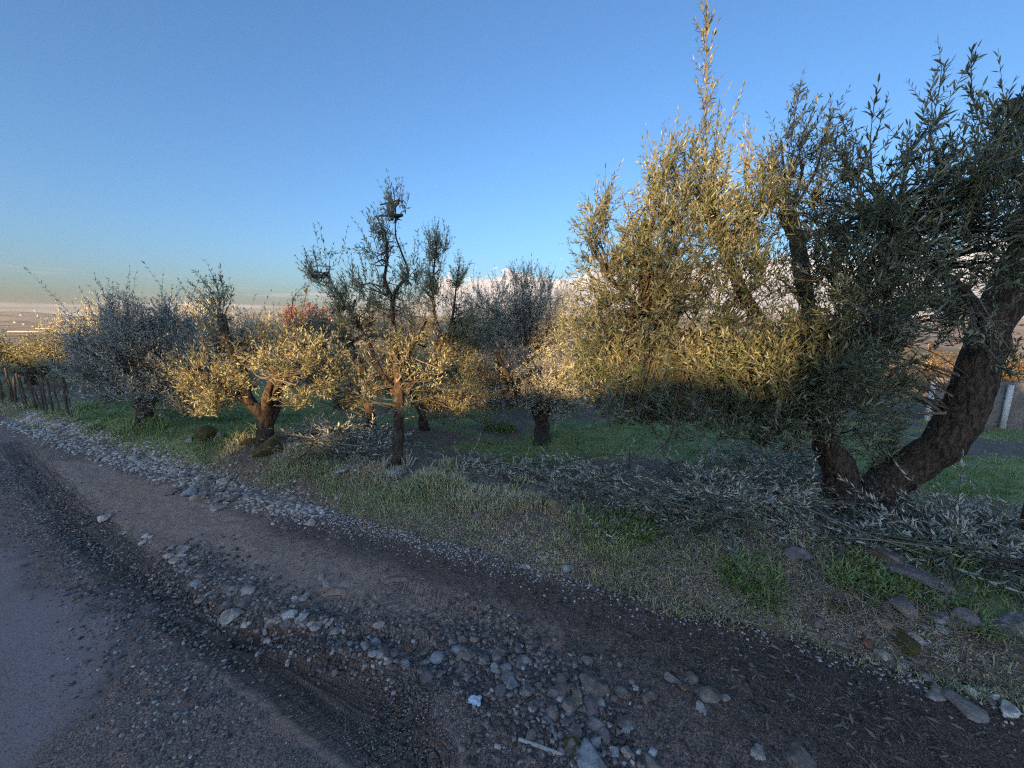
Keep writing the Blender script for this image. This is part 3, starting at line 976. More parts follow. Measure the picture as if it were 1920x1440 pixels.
# 1. the big forked olive at the right
bA = gnd(1592, 962)
dA_ = bA[1]
olive('large forked olive with a thick leaning trunk at the right, crown reaching over the verge', bA, dA_,
      [([P3(1592, 962, dA_), P3(1640, 925, dA_), P3(1722, 868, dA_ - .05), P3(1795, 785, dA_ - .1), P3(1832, 700, dA_ - .1), P3(1862, 610, dA_ - .1), P3(1905, 500, dA_ - .1), P3(1975, 390, dA_ - .1), P3(2050, 250, dA_)],
        [.19, .165, .15, .145, .135, .125, .115, .10, .08]),
       ([P3(1600, 950, dA_), P3(1572, 885, dA_), P3(1548, 825, dA_ + .05), P3(1505, 745, dA_ + .15), P3(1450, 650, dA_ + .3), P3(1385, 530, dA_ + .45), P3(1322, 372, dA_ + .55)], [.17, .125, .11, .085, .07, .055, .045]),
       ([P3(1505, 745, dA_ + .15), P3(1520, 640, dA_ + .3), P3(1505, 520, dA_ + .35), P3(1490, 440, dA_ + .35), P3(1474, 398, dA_ + .35)], [.07, .065, .06, .058, .075]),
       ([P3(1975, 390, dA_ - .1), P3(1945, 270, dA_ - .3), P3(1905, 200, dA_ - .4), P3(1868, 212, dA_ - .45)], [.07, .055, .045, .03]),
       ([P3(1950, 420, dA_ - .1), P3(1890, 290, dA_ - .3), P3(1840, 330, dA_ - .4), P3(1822, 400, dA_ - .45)], [.05, .035, .03, .022]),
       ([P3(1862, 610, dA_ - .1), P3(1800, 540, dA_ - .3), P3(1700, 470, dA_ - .4), P3(1640, 400, dA_ - .4)], [.05, .035, .025, .015]),
       ([P3(1450, 650, dA_ + .3), P3(1350, 640, dA_ + .3), P3(1230, 600, dA_ + .3), P3(1140, 520, dA_ + .4)], [.05, .035, .025, .015])],
      [(1185, 560, 100, 120, 3.5, 1.0), (1125, 455, 42, 65, 3.6, .8), (1285, 470, 110, 110, 3.5, 1.2), (1310, 350, 70, 70, 3.6, 1.2), (1400, 400, 60, 100, 3.7, 1.0), (1230, 370, 45, 70, 3.5, .7),
       (1400, 570, 110, 110, 3.2, .9), (1200, 690, 130, 85, 3.3, 1.1), (1380, 710, 150, 85, 3.0, 1.3), (1530, 690, 150, 110, 2.8, 1.4), (1100, 640, 60, 90, 3.8, .9),
       (1640, 560, 120, 110, 2.5, 1.1), (1570, 420, 80, 80, 2.7, .8), (1680, 420, 90, 80, 2.4, 1.0), (1780, 360, 80, 70, 2.3, .9), (1850, 430, 90, 90, 2.3, 1.1),
       (1660, 700, 90, 80, 3.4, 1.2), (1740, 560, 75, 80, 3.3, 1.1), (1890, 330, 60, 80, 2.4, 1.0), (1330, 790, 140, 35, 3.0, .9), (1220, 770, 110, 40, 3.4, 1.0), (1420, 780, 90, 45, 3.3, 1.0), (1540, 790, 100, 45, 2.9, 1.1), (1640, 850, 60, 45, 3.5, .9), (1900, 560, 50, 50, 3.3, .6), (1470, 820, 60, 40, 2.9, .8),
       (1890, 690, 20, 20, 2.6, .5), (1480, 320, 55, 70, 3.5, .8), (1530, 480, 60, 70, 3.0, 1.0), (1590, 620, 90, 80, 2.9, 1.1), (1560, 730, 100, 60, 2.7, 1.0), (1870, 480, 70, 75, 2.5, 1.3), (1910, 270, 50, 60, 2.4, 1.1), (1890, 390, 60, 60, 2.4, 1.2), (1830, 590, 45, 45, 2.6, .8), (1600, 330, 60, 50, 2.6, .6), (1720, 310, 50, 40, 2.3, .6)],
      [([(1325, 340, 3.6), (1322, 200, 3.6), (1326, 100, 3.6), (1322, 8, 3.6)], 34, .26, .007), ([(1480, 400, 3.5), (1478, 300, 3.5), (1490, 220, 3.5), (1502, 150, 3.5)], 22, .16, .005),
       ([(1400, 380, 3.6), (1395, 300, 3.6), (1400, 240, 3.6)], 16, .16, .004), ([(1540, 350, 2.7), (1545, 270, 2.7), (1560, 215, 2.7)], 10, .12, .004), ([(1640, 380, 2.4), (1632, 270, 2.4), (1640, 185, 2.4)], 9, .10, .004),
       ([(1740, 330, 2.3), (1750, 220, 2.3), (1775, 115, 2.3)], 12, .10, .004), ([(1850, 260, 2.3), (1825, 190, 2.3), (1820, 110, 2.3)], 12, .11, .004), ([(1215, 400, 3.5), (1218, 340, 3.5), (1212, 285, 3.5)], 12, .14, .004),
       ([(1110, 480, 3.6), (1105, 420, 3.6), (1098, 385, 3.6)], 10, .12, .004), ([(1135, 470, 3.6), (1130, 420, 3.6), (1132, 380, 3.6)], 10, .12, .004), ([(1590, 330, 2.6), (1585, 260, 2.6), (1580, 215, 2.6)], 10, .12, .004)],
      dens=315, leaf=0.060, spacing=0.025, fine=True, seed=11, group=None, loose_leaves=260, stem_r=0.0026, rough=0.20, mat='olive_leaf', tops=.5)

# 2. middle tree with a stout trunk
D = 7.0
olive('bushy olive with short stout dark trunk on the green grass patch', gnd(1015, 835), D,
      [([P3(1015, 835, gnd(1015, 835)[1]), P3(1016, 800, 6.6), P3(1012, 770, 6.7), P3(1000, 710, 6.8), P3(985, 640, 6.9)], [.135, .125, .12, .07, .04]),
       ([P3(1016, 785, 6.65), P3(1035, 745, 6.6), P3(1060, 690, 6.6)], [.10, .07, .04]), ([P3(1012, 780, 6.65), P3(980, 740, 6.5), P3(945, 690, 6.4), P3(930, 660, 6.4)], [.09, .07, .045, .03])],
      [(985, 620, 75, 75, 7.0, 1.3), (1000, 560, 45, 45, 7.2, 1.0), (920, 580, 45, 55, 7.3, .8), (1040, 600, 40, 60, 7.1, .9), (940, 690, 70, 55, 6.6, 1.0), (1020, 720, 75, 50, 6.5, 1.3), (1070, 745, 50, 40, 6.5, 1.0), (945, 755, 55, 30, 6.4, 1.0), (985, 530, 30, 25, 7.2, .8), (1010, 770, 50, 25, 6.3, .7)],
      [([(940, 570, 7.2), (945, 540, 7.2), (948, 520, 7.2)], 8, .2, .005), ([(985, 550, 7.2), (985, 525, 7.2), (982, 508, 7.2)], 8, .2, .005), ([(1030, 570, 7.2), (1032, 540, 7.2), (1030, 515, 7.2)], 8, .2, .005)],
      mat='olive_leaf_silver', dens=330, seed=21, leaf=0.06, spacing=0.03, tw=(.18, .34), tops=.4)

# 3. thin leaning trunk with open, twiggy crown
b3 = gnd(742, 872)
D = b3[1]
olive('sparse young olive with a thin straight trunk and tall wispy top', b3, D,
      [([P3(742, 872, D), P3(748, 790, D), P3(750, 745, D), P3(744, 690, D + .1), P3(739, 620, D + .15), P3(736, 565, D + .15), P3(747, 538, D + .15)], [.05, .048, .044, .032, .024, .02, .016]),
       ([P3(747, 538, D + .15), P3(765, 512, D + .2), P3(752, 470, D + .2), P3(742, 440, D + .2), P3(742, 385, D + .2)], [.016, .012, .009, .007, .004]),
       ([P3(736, 560, D + .15), P3(722, 525, D + .1), P3(727, 480, D + .1), P3(722, 430, D + .1)], [.022, .016, .011, .006]),
       ([P3(750, 745, D), P3(715, 700, D + .1), P3(690, 640, D + .3), P3(640, 560, D + .4), P3(610, 510, D + .4)], [.035, .028, .02, .012, .006]),
       ([P3(744, 690, D + .1), P3(775, 650, D + .1), P3(800, 600, D + .2)], [.025, .018, .01])],
      [(740, 402, 20, 30, D + .2, 1.7), (712, 425, 22, 16, D + .1, 1.5), (712, 465, 26, 38, D + .1, 1.4), (700, 545, 36, 36, D + .2, 1.3), (604, 508, 28, 22, D + .4, 1.8), (640, 560, 32, 30, D + .4, 1.8), (665, 590, 38, 30, D + .3, 1.8), (770, 515, 20, 28, D + .2, 2.2), (735, 570, 34, 30, D + .2, 1.2),
       (770, 560, 28, 24, D + .1, .6), (700, 620, 40, 30, D + .2, .7), (790, 640, 45, 50, D + .2, .9), (735, 660, 50, 40, D + .1, .6), (700, 720, 60, 38, D, .7), (790, 715, 50, 45, D, .8), (740, 755, 60, 30, D - .1, .7)],
      [([(742, 410, D + .2), (740, 380, D + .2), (738, 355, D + .2)], 6, .12, .004), ([(600, 520, D + .4), (592, 490, D + .4), (590, 472, D + .4)], 6, .12, .004), ([(618, 520, D + .4), (618, 490, D + .4), (622, 472, D + .4)], 6, .12, .004)],
      dens=260, seed=31, leaf=0.055, spacing=0.027, tw=(.12, .24), depth=0.9, hubs=.45, tops=2.6, up=1.1)

# 4. forked olive by the mossy rock at the left
b4 = gnd(494, 830)
D = b4[1]
olive('forked olive with gnarled split trunk and sunlit yellow crown beside the mossy rocks', b4, D,
      [([P3(494, 830, D), P3(498, 790, D), P3(490, 775, D), P3(470, 755, D), P3(452, 715, D), P3(437, 665, D + .1), P3(424, 625, D + .15), P3(414, 590, D + .2)], [.085, .076, .07, .058, .052, .046, .043, .044]),
       ([P3(500, 795, D), P3(516, 765, D), P3(524, 725, D), P3(545, 680, D), P3(575, 640, D)], [.068, .054, .042, .028, .016]),
       ([P3(505, 785, D), P3(500, 745, D - .15), P3(515, 700, D - .2)], [.06, .045, .02]), ([P3(470, 755, D), P3(430, 735, D - .1), P3(390, 705, D - .1), P3(350, 690, D)], [.045, .03, .02, .01])],
      [(395, 730, 58, 48, D - .1, 1.2), (370, 760, 40, 28, D, 1.0), (455, 690, 40, 40, D - .1, .8), (525, 680, 46, 36, D - .1, 1.1), (575, 690, 55, 45, D - .2, 1.3), (615, 705, 38, 38, D, 1.1), (415, 640, 35, 35, D + .2, .7), (490, 640, 45, 26, D + .1, .7), (560, 640, 50, 32, D + .2, .8), (370, 690, 35, 30, D, .8), (575, 745, 50, 25, D, .9), (410, 770, 40, 25, D - .1, .8), (402, 585, 30, 25, D + .2, .8), (620, 650, 35, 30, D + .3, .6), (440, 740, 30, 24, D - .1, .6)],
      [([(412, 595, D + .2), (400, 560, D + .2), (378, 522, D + .2)], 12, .17, .006), ([(414, 595, D + .2), (410, 555, D + .2), (400, 516, D + .2)], 14, .17, .006), ([(416, 595, D + .2), (420, 555, D + .2), (412, 518, D + .2)], 12, .16, .006), ([(418, 595, D + .2), (430, 570, D + .2), (436, 545, D + .2)], 8, .12, .005), ([(560, 620, D + .3), (570, 570, D + .3), (578, 535, D + .3)], 10, .14, .006),
       ([(405, 595, D + .2), (385, 575, D + .2), (368, 560, D + .2)], 8, .12, .005)],
      dens=400, seed=41, leaf=0.055, spacing=0.026, tw=(.14, .30))

# 5. dense dark olive at the left
b5 = gnd(272, 792)
D = b5[1]
olive('dense grey-green olive with low rounded crown just right of the stake fence', b5, D,
      [([P3(272, 792, D), P3(270, 770, D), P3(258, 750, D), P3(240, 700, D), P3(225, 640, D)], [.10, .085, .065, .045, .03]), ([P3(270, 770, D), P3(295, 740, D), P3(310, 690, D)], [.075, .05, .03])],
      [(205, 645, 52, 55, D, 1.4), (255, 670, 60, 60, D - .2, 1.4), (300, 640, 50, 50, D + .2, 1.2), (185, 700, 42, 40, D, 1.2), (240, 610, 34, 28, D, 1.0), (215, 590, 22, 22, D, .9), (320, 700, 40, 45, D, 1.2), (250, 730, 70, 25, D - .2, 1.1), (320, 600, 35, 30, D + .3, .8), (165, 690, 34, 42, D, 1.1), (200, 735, 50, 24, D, 1.0), (310, 745, 55, 22, D - .1, 1.0), (350, 690, 38, 46, D + .1, 1.0)],
      [([(215, 600, D), (210, 580, D), (205, 560, D)], 8, .2, .006), ([(240, 600, D), (240, 580, D), (238, 565, D)], 6, .2, .006), ([(310, 600, D), (308, 585, D), (312, 575, D)], 6, .2, .006)],
      mat='olive_leaf_silver', dens=330, seed=51, leaf=0.062, spacing=0.032, tw=(.2, .42))

# 6. the olive behind it
b6 = gnd(346, 792)
D = b6[1] + 0.6
b6 = np.array([*at(346, 700, D)[:2], 0]); b6[2] = H(b6[0], b6[1])
olive('grey olive partly hidden behind the forked sunlit olive', b6, D,
      [([P3(346, 790, D), P3(348, 760, D), P3(345, 720, D), P3(350, 660, D)], [.10, .085, .06, .035])],
      [(345, 640, 45, 45, D, 1.2), (360, 690, 45, 40, D, 1.0), (450, 640, 50, 35, D + .6, 1.0), (500, 660, 45, 40, D + .6, 1.0), (345, 740, 40, 30, D, .9)], mat='olive_leaf_silver', dens=300, seed=61, leaf=0.065, spacing=0.034, tw=(.2, .42))

# 7. far-left olives
D = 9.5
bL = np.array([*at(52, 700, D)[:2], 0]); bL[2] = H(bL[0], bL[1])
olive('olive with leaning trunk and golden crown behind the stake fence at the far left', bL, D,
      [([P3(58, 740, D), P3(55, 705, D), P3(45, 690, D), P3(30, 665, D)], [.12, .10, .075, .04]), ([P3(55, 705, D), P3(75, 685, D), P3(95, 655, D)], [.06, .05, .03])],
      [(25, 668, 42, 24, D, 1.3), (75, 662, 45, 26, D, 1.3), (120, 672, 40, 32, D, 1.2), (140, 622, 18, 20, D + .5, 1.0), (105, 645, 35, 20, D + .3, 1.0), (40, 690, 50, 20, D - .2, 1.0), (110, 695, 45, 25, D, 1.0), (-30, 660, 50, 40, D, 1.2)], dens=240, seed=71, leaf=0.075, spacing=0.04, tw=(.2, .35), tops=.5)

# 8. the sunlit trunk and the olives standing behind the thin one
D = 6.0
b8 = np.array([*at(692, 700, D)[:2], 0]); b8[2] = H(b8[0], b8[1])
olive('crooked olive with bare orange-lit trunk just left of the thin trunk', b8, D,
      [([P3(695, 800, D), P3(692, 755, D), P3(688, 715, D), P3(672, 680, D), P3(655, 640, D), P3(645, 620, D)], [.075, .068, .065, .058, .048, .035]), ([P3(655, 640, D), P3(690, 630, D), P3(725, 632, D), P3(742, 645, D)], [.04, .034, .03, .02]),
       ([P3(688, 715, D), P3(735, 700, D), P3(742, 660, D)], [.035, .03, .018])],
      [(650, 700, 50, 45, D, 1.0), (640, 745, 50, 28, D, .8), (600, 630, 50, 35, D + .3, .9), (660, 640, 50, 35, D, .6), (720, 690, 50, 40, D, .8), (560, 610, 40, 28, D + .4, .7), (640, 600, 35, 25, D + .2, .5), (760, 700, 40, 50, D, .5)],
      [([(545, 610, D + .4), (548, 570, D + .4), (560, 545, D + .4), (580, 535, D + .4)], 10, .18, .007)], dens=290, seed=81, leaf=0.06, spacing=0.03, tw=(.15, .35), hubs=.5)

D = 6.3
b9 = np.array([*at(792, 700, D)[:2], 0]); b9[2] = H(b9[0], b9[1])
olive('olive with several tall upright dark limbs just right of the thin trunk', b9, D,
      [([P3(792, 812, D), P3(795, 780, D), P3(805, 730, D), P3(822, 660, D), P3(826, 630, D), P3(815, 590, D), P3(812, 540, D), P3(816, 480, D), P3(822, 440, D)], [.085, .074, .054, .04, .032, .025, .018, .012, .006]),
       ([P3(795, 780, D), P3(770, 730, D), P3(760, 680, D)], [.06, .045, .02]), ([P3(822, 660, D), P3(845, 610, D), P3(855, 540, D), P3(860, 500, D)], [.03, .024, .014, .007])],
      [(812, 465, 20, 26, D, 1.4), (832, 458, 14, 20, D, 1.3), (860, 522, 16, 25, D, 1.4), (815, 525, 20, 24, D, 1.0), (815, 560, 35, 30, D, 1.2), (850, 590, 40, 40, D, .7), (790, 620, 45, 45, D, .6), (850, 660, 50, 50, D, .9), (880, 720, 50, 45, D, .9), (800, 700, 50, 50, D, .8), (830, 760, 60, 35, D - .2, 1.1), (770, 745, 45, 30, D, .8), (900, 770, 40, 25, D, .9), (885, 620, 40, 50, D + .3, .8), (760, 640, 35, 45, D + .2, .6)],
      [([(815, 520, D), (808, 470, D), (803, 430, D)], 8, .16, .006), ([(822, 520, D), (832, 470, D), (842, 428, D)], 8, .16, .006), ([(858, 560, D), (860, 520, D), (862, 482, D)], 8, .16, .006)], dens=300, seed=91, leaf=0.06, spacing=0.03, tw=(.15, .30), hubs=.45, up=1.0, tops=1.8)

D = 8.5
b10 = np.array([*at(636, 700, D)[:2], 0]); b10[2] = H(b10[0], b10[1])
olive('olive with small dark trunk standing farther back between the forked and thin-trunked olives', b10, D,
      [([P3(636, 800, D), P3(636, 775, D), P3(630, 740, D), P3(620, 690, D)], [.13, .10, .07, .04])],
      [(620, 690, 60, 45, D, 1.0), (560, 670, 55, 45, D, 1.0), (660, 640, 50, 40, D, .8), (690, 740, 50, 30, D, .7), (480, 660, 50, 40, D + 1, .9)], dens=210, seed=101, leaf=0.07, spacing=0.036, tw=(.22, .45))

# more of the orchard farther down the slope
FAR = [(905, 740, 10.5, 'olive half hidden behind the stout-trunked olive, left side'), (1120, 730, 11.0, 'olive far behind the stout-trunked olive, right side'), (420, 720, 12.5, 'blue-grey olive far down the slope behind the forked olive'), (180, 720, 13.0, 'distant olive behind the dense grey-green one'),
       (730, 720, 12.0, 'distant olive down the slope behind the thin-trunked one'), (1330, 730, 12.5, 'distant olive seen through the big crown near the wall'), (1010, 700, 15.0, 'farthest olive seen above the stout-trunked one')]
for k, (px, py, D, lab) in enumerate(FAR):
    bx = np.array([*at(px, py, D)[:2], 0]); bx[2] = H(bx[0], bx[1])
    rngk = np.random.default_rng(200 + k)
    s_ = 1 / px_m(D)
    h0 = 0.0
    def pxy(dx, dz):      # tree-local metres to the pixel that shows it
        d = bx + np.array([dx, 0, dz]) - np.array([0, 0, CAM_H])
        cp, sp = math.cos(PITCH), math.sin(PITCH)
        zc = d[1] * cp - d[2] * sp; yc = d[1] * sp + d[2] * cp
        return (CX + F_PX * d[0] / zc, CY - F_PX * yc / zc, D)
    bl = []
    for _ in range(6):
        q = pxy(rngk.uniform(-1, 1), rngk.uniform(1.2, 2.35))
        bl.append((q[0], q[1], rngk.uniform(.5, .8) * s_, rngk.uniform(.4, .6) * s_, D + rngk.uniform(-.6, .6), 1.0))
    olive(lab, bx, D, [([pxy(0, 0), pxy(.03, .5), pxy(-.05, .9), pxy(-.3, 1.5)], [.15, .12, .10, .04]), ([pxy(-.03, .8), pxy(.25, 1.3), pxy(.4, 1.8)], [.08, .05, .03])], bl, mat='olive_leaf_silver', dens=130, seed=300 + k, leaf=0.085, spacing=0.045, tw=(.25, .5))

# round red-leaved tree behind
D = 16.0
br = np.array([*at(576, 640, D)[:2], 0]); br[2] = H(br[0], br[1])
olive('round dome of pinkish-red foliage rising behind the olive crowns', br, D,
      [([P3(576, 700, D), P3(576, 660, D), P3(576, 620, D)], [.14, .12, .06])],
      [(576, 603, 46, 32, D, 1.5), (552, 606, 24, 20, D, 1.0), (600, 606, 24, 20, D, 1.0)], dens=150, seed=400, leaf=0.09, spacing=0.045, tw=(.12, .25), tops=.15, mat='red_leaf', name='red_tree', cat='tree', group=None, wid=0.5)

# ------------------------------------------------------------------ unseen hedgerow and trees, added behind the viewer and shaped for the shade
def lumpy(geo, c, r, seed, n=26, amp=0.18):
    th = np.linspace(0, 2 * math.pi, n, endpoint=False); ph = np.linspace(0.05, math.pi - 0.05, n // 2)
    T__, P__ = np.meshgrid(th, ph, indexing='xy')
    d = np.stack([np.cos(T__) * np.sin(P__), np.sin(T__) * np.sin(P__), np.cos(P__)], -1)
    v = np.asarray(c) + d * np.asarray(r) * (1 + amp * fbm(d * 2.2, 3, seed))[..., None]
    nr_, na_ = T__.shape
    i = np.arange(nr_ - 1)[:, None] * na_; j = np.arange(na_)[None, :]
    geo.add(v, np.stack([i + j, i + (j + 1) % na_, i + na_ + (j + 1) % na_, i + na_ + j], -1).reshape(-1, 4)[:, ::-1])
    geo.add(np.concatenate([v[0], np.mean(v[0], 0, keepdims=True)]), np.stack([np.full(na_, na_), np.arange(na_), (np.arange(na_) + 1) % na_], -1))
    geo.add(np.concatenate([v[-1], np.mean(v[-1], 0, keepdims=True)]), np.stack([np.full(na_, na_), (np.arange(na_) + 1) % na_, np.arange(na_)], -1))


def pt_ts(t, s, z):
    x, y = xy_of(t, s)
    return np.array([x, y, z])


m, nt, out = mat_new('hedge_core')
principled(nt, out, (0.02, 0.03, 0.012), 0.95, 0.1)
M['core'] = m
rngH = np.random.default_rng(77)
HT_T = np.array([-16, -4, -1, 3.5, 5.0, 6.5, 7.5, 8.2, 9.2, 11, 11.9, 12.3, 14.0, 14.6, 18, 40.])
HT_Z = np.array([3.3, 3.35, 3.35, 3.2, 3.05, 2.7, 2.5, 2.3, 2.22, 2.08, 2.12, 2.7, 2.6, 2.2, 2.3, 2.2])  # top profile shaped so the low sun reaches only chosen crowns
S_C = -30.0                                                     # the added casters stand this far across the road
DN_, DT_ = -(SUN_DIR[:2] @ NS) / math.cos(SUN_EL), (SUN_DIR[:2] @ TS) / math.cos(SUN_EL)
RISE = (3.5 - S_C) / DN_ * math.tan(SUN_EL) - 10.5 * 0.123     # what the low sun clears on the way to the orchard
SHIFT = (3.5 - S_C) / DN_ * DT_ - 6.1
HT_T = HT_T + SHIFT; HT_Z = HT_Z + RISE
tv_ = np.arange(-22, 34, 0.3)
prof = [(-0.75, 0.0), (-0.8, 0.4), (-0.7, 0.75), (-0.35, 0.95), (0.35, 0.95), (0.7, 0.75), (0.8, 0.4), (0.75, 0.0)]
V_ = []
for t in tv_:
    h = np.interp(t, HT_T, HT_Z) - 0.12 + 0.40 * float(fbm(np.array([t * 1.6, 4.0]), 3, 15))
    for (a, b) in prof:
        x, y = xy_of(t, S_C + a)
        V_.append((x, y, H(x, y) - 0.02 + b * (h - H(x, y)) + 0.10 * b * vnoise(np.array([t * 1.3, a * 2 + b * 3]), 5)))
hb = pt_ts(10, S_C, 0); hb[2] = H(hb[0], hb[1])
shade_hedge = thing('hedge', 'long clipped evergreen hedge along the far side of the road behind the viewer', 'hedge', hb)  # added out of view to block the low sun
G = Geo(); G.add(np.array(V_), grid_faces(len(tv_), len(prof))); G.build('core', M['core'], shade_hedge, origin=hb)
n = 14000
t = rngH.uniform(-22, 34, n); a = rngH.uniform(-0.85, 0.85, n)
hh = np.interp(t, HT_T, HT_Z) + 0.40 * fbm(np.stack([t * 1.6, t * 0 + 4.0], -1), 3, 15)
edge_top = rngH.random(n) < 0.5
b = np.where(edge_top, 0.86 + 0.30 * rngH.random(n) ** 1.7, rngH.uniform(0.05, 0.95, n)); a = np.where(edge_top, a * 0.7, np.sign(a) * 0.82)
x, y = xy_of(t, S_C + a)
lp = np.stack([x, y, H(x, y) * (1 - b) + b * hh], -1)
# leaf sprays added above the top to fray the shade edge
ns_ = 170
tq = rngH.uniform(-22, 34, ns_)
xq, yq = xy_of(tq, S_C + rngH.uniform(-.5, .5, ns_))
hq = np.interp(tq, HT_T, HT_Z) + 0.40 * fbm(np.stack([tq * 1.6, tq * 0 + 4.0], -1), 3, 15)
kq = rngH.integers(0, ns_, 3200)
sp_ = np.stack([xq[kq], yq[kq], hq[kq]], -1) + rngH.standard_normal((3200, 3)) * np.array([.16, .16, .0]) + np.stack([0 * kq, 0 * kq, rngH.random(3200) ** 1.5 * (0.2 + 0.6 * _hash(kq, kq * 0, kq * 0, 3))], -1)
lp = np.concatenate([lp, sp_]); n = len(lp)
G = Geo(); leaf_mesh(G, rngH, lp, unit(rngH.standard_normal((n, 3)) + [0, 0, .4]), rngH.standard_normal((n, 3)), rngH.uniform(.10, .2, n), 0.5)
G.build('foliage', M['hedge_leaf'], shade_hedge, kind='stuff', origin=hb)
CAST = [(0.6, 4.4, 1.9, 2.2, 'broad dark evergreen standing in the hedge behind the viewer'), (4.25, 4.2, 1.25, 2.6, 'tall narrow dark evergreen standing in the hedge right behind the viewer'),  # unseen crowns, added and placed to shade chosen olives
        (9.0, 4.55, 1.25, 1.8, 'round-headed dark tree above the low part of the hedge behind the viewer'), (11.05, 4.35, 1.3, 1.85, 'second round-headed dark tree farther along the low part of the hedge'),
        (6.3, 4.7, 1.35, 1.9, 'thin-leaved airy tree letting the low sun through, behind the viewer'),  # sparse crown put into the gap to break the sunlight into dapples
        (13.1, 3.7, 1.1, 2.1, 'tall bushy dark tree at the far end of the low part of the hedge')]
for k, (t, z, rt, rz, lab) in enumerate(CAST):
    t, z = t + SHIFT, z + RISE
    bb = pt_ts(t, S_C - .7, 0); bb[2] = H(bb[0], bb[1])
    z = z - bb[2]
    root = thing('evergreen_tree', lab, 'tree', bb, 'evergreen trees across the road')
    airy = lab.startswith('thin')
    g = Geo(); tube(g, [bb - [0, 0, .1], bb + [0, 0, z * 0.5], bb + [0.1, 0, z]], [.04, .035, .02] if airy else [.16, .13, .08], 10, 0.12, k); g.build('trunk', M['bark'], root, smooth=True, origin=bb)
    c_ = bb + np.array([0, 0, z])
    if not airy:
        g = Geo(); lumpy(g, c_, (rt * 0.86, 1.0, rz * 0.86), 500 + k); g.build('inner_crown', M['core'], root, smooth=True, origin=bb)
    n = int((330 if airy else 1500) * rt * rz)
    d = unit(rngH.standard_normal((n, 3)))
    lp = c_ + d * np.array([rt, 1.15, rz]) * (rngH.uniform(.78, 1.05, (n, 1)) + 0.12 * fbm(d * 2.2, 3, 500 + k)[:, None])
    g = Geo(); leaf_mesh(g, rngH, lp, unit(d + 0.8 * rngH.standard_normal((n, 3))), rngH.standard_normal((n, 3)), rngH.uniform(.1, .2, n), 0.5)
    g.build('crown', M['hedge_leaf'], root, kind='stuff', origin=bb)

# ------------------------------------------------------------------ wall, shed, fence, posts
def box(geo, c, sx, sy, sz, rz=0.0, attr_=0.5, taper=1.0, rng=None, jit=0.0):
    v = np.array([[x, y, z] for z in (0, 1) for x, y in ((-.5, -.5), (.5, -.5), (.5, .5), (-.5, .5))], float)
    v[4:, :2] *= taper
    v = v * [sx, sy, sz]
    if rng is not None:
        v = v + rng.uniform(-jit, jit, v.shape)
    c_, s_ = math.cos(rz), math.sin(rz)
    v = np.stack([v[:, 0] * c_ - v[:, 1] * s_, v[:, 0] * s_ + v[:, 1] * c_, v[:, 2]], -1) + np.asarray(c)
    geo.add(v, [[0, 3, 2, 1], [4, 5, 6, 7], [0, 1, 5, 4], [1, 2, 6, 5], [2, 3, 7, 6], [3, 0, 4, 7]], attr_)


def simple_mat(name, a, b, scale, rough=0.85, spec=0.2, bstr=0.5, bdist=0.01, stretch=None):
    m, nt, out = mat_new(name)
    p = pos(nt)
    if stretch:
        mp = N(nt, 'ShaderNodeMapping'); mp.inputs['Scale'].default_value = stretch; L(nt, p, mp.inputs['Vector']); p = mp.outputs[0]
    n_ = noise(nt, p, scale, 5, 0.65)
    n2_ = noise(nt, pos(nt), 1.7, 4, 0.6)
    c = mixc(nt, smooth(nt, n_, 0.3, 0.7), a, b)
    c = mixc(nt, mth(nt, 'MULTIPLY', smooth(nt, n2_, 0.45, 0.7), 0.5), c, tuple(x * 0.55 for x in a))
    principled(nt, out, c, rough, spec, n_, bstr, bdist)
    return m


M['concrete'] = simple_mat('old_concrete', (0.17, 0.16, 0.155), (0.27, 0.255, 0.245), 14)
M['post_paint'] = simple_mat('pale_concrete_post', (0.52, 0.53, 0.53), (0.68, 0.68, 0.67), 22)
M['tin'] = simple_mat('grey_tin_sheet', (0.26, 0.32, 0.38), (0.36, 0.42, 0.48), 8, 0.45, 0.5, 0.2)
M['grey_wood'] = simple_mat('weathered_wood', (0.09, 0.066, 0.055), (0.20, 0.155, 0.13), 30, 0.9, 0.1, 0.6, 0.01, (1, 1, 0.15))
M['pale_wood'] = simple_mat('pale_wood', (0.40, 0.37, 0.33), (0.55, 0.51, 0.45), 40, 0.85, 0.15, 0.5, 0.004)
M['rust'] = simple_mat('rusty_post', (0.07, 0.045, 0.035), (0.14, 0.08, 0.055), 25)
M['dark'] = simple_mat('dark_boards', (0.03, 0.027, 0.025), (0.06, 0.055, 0.05), 20)

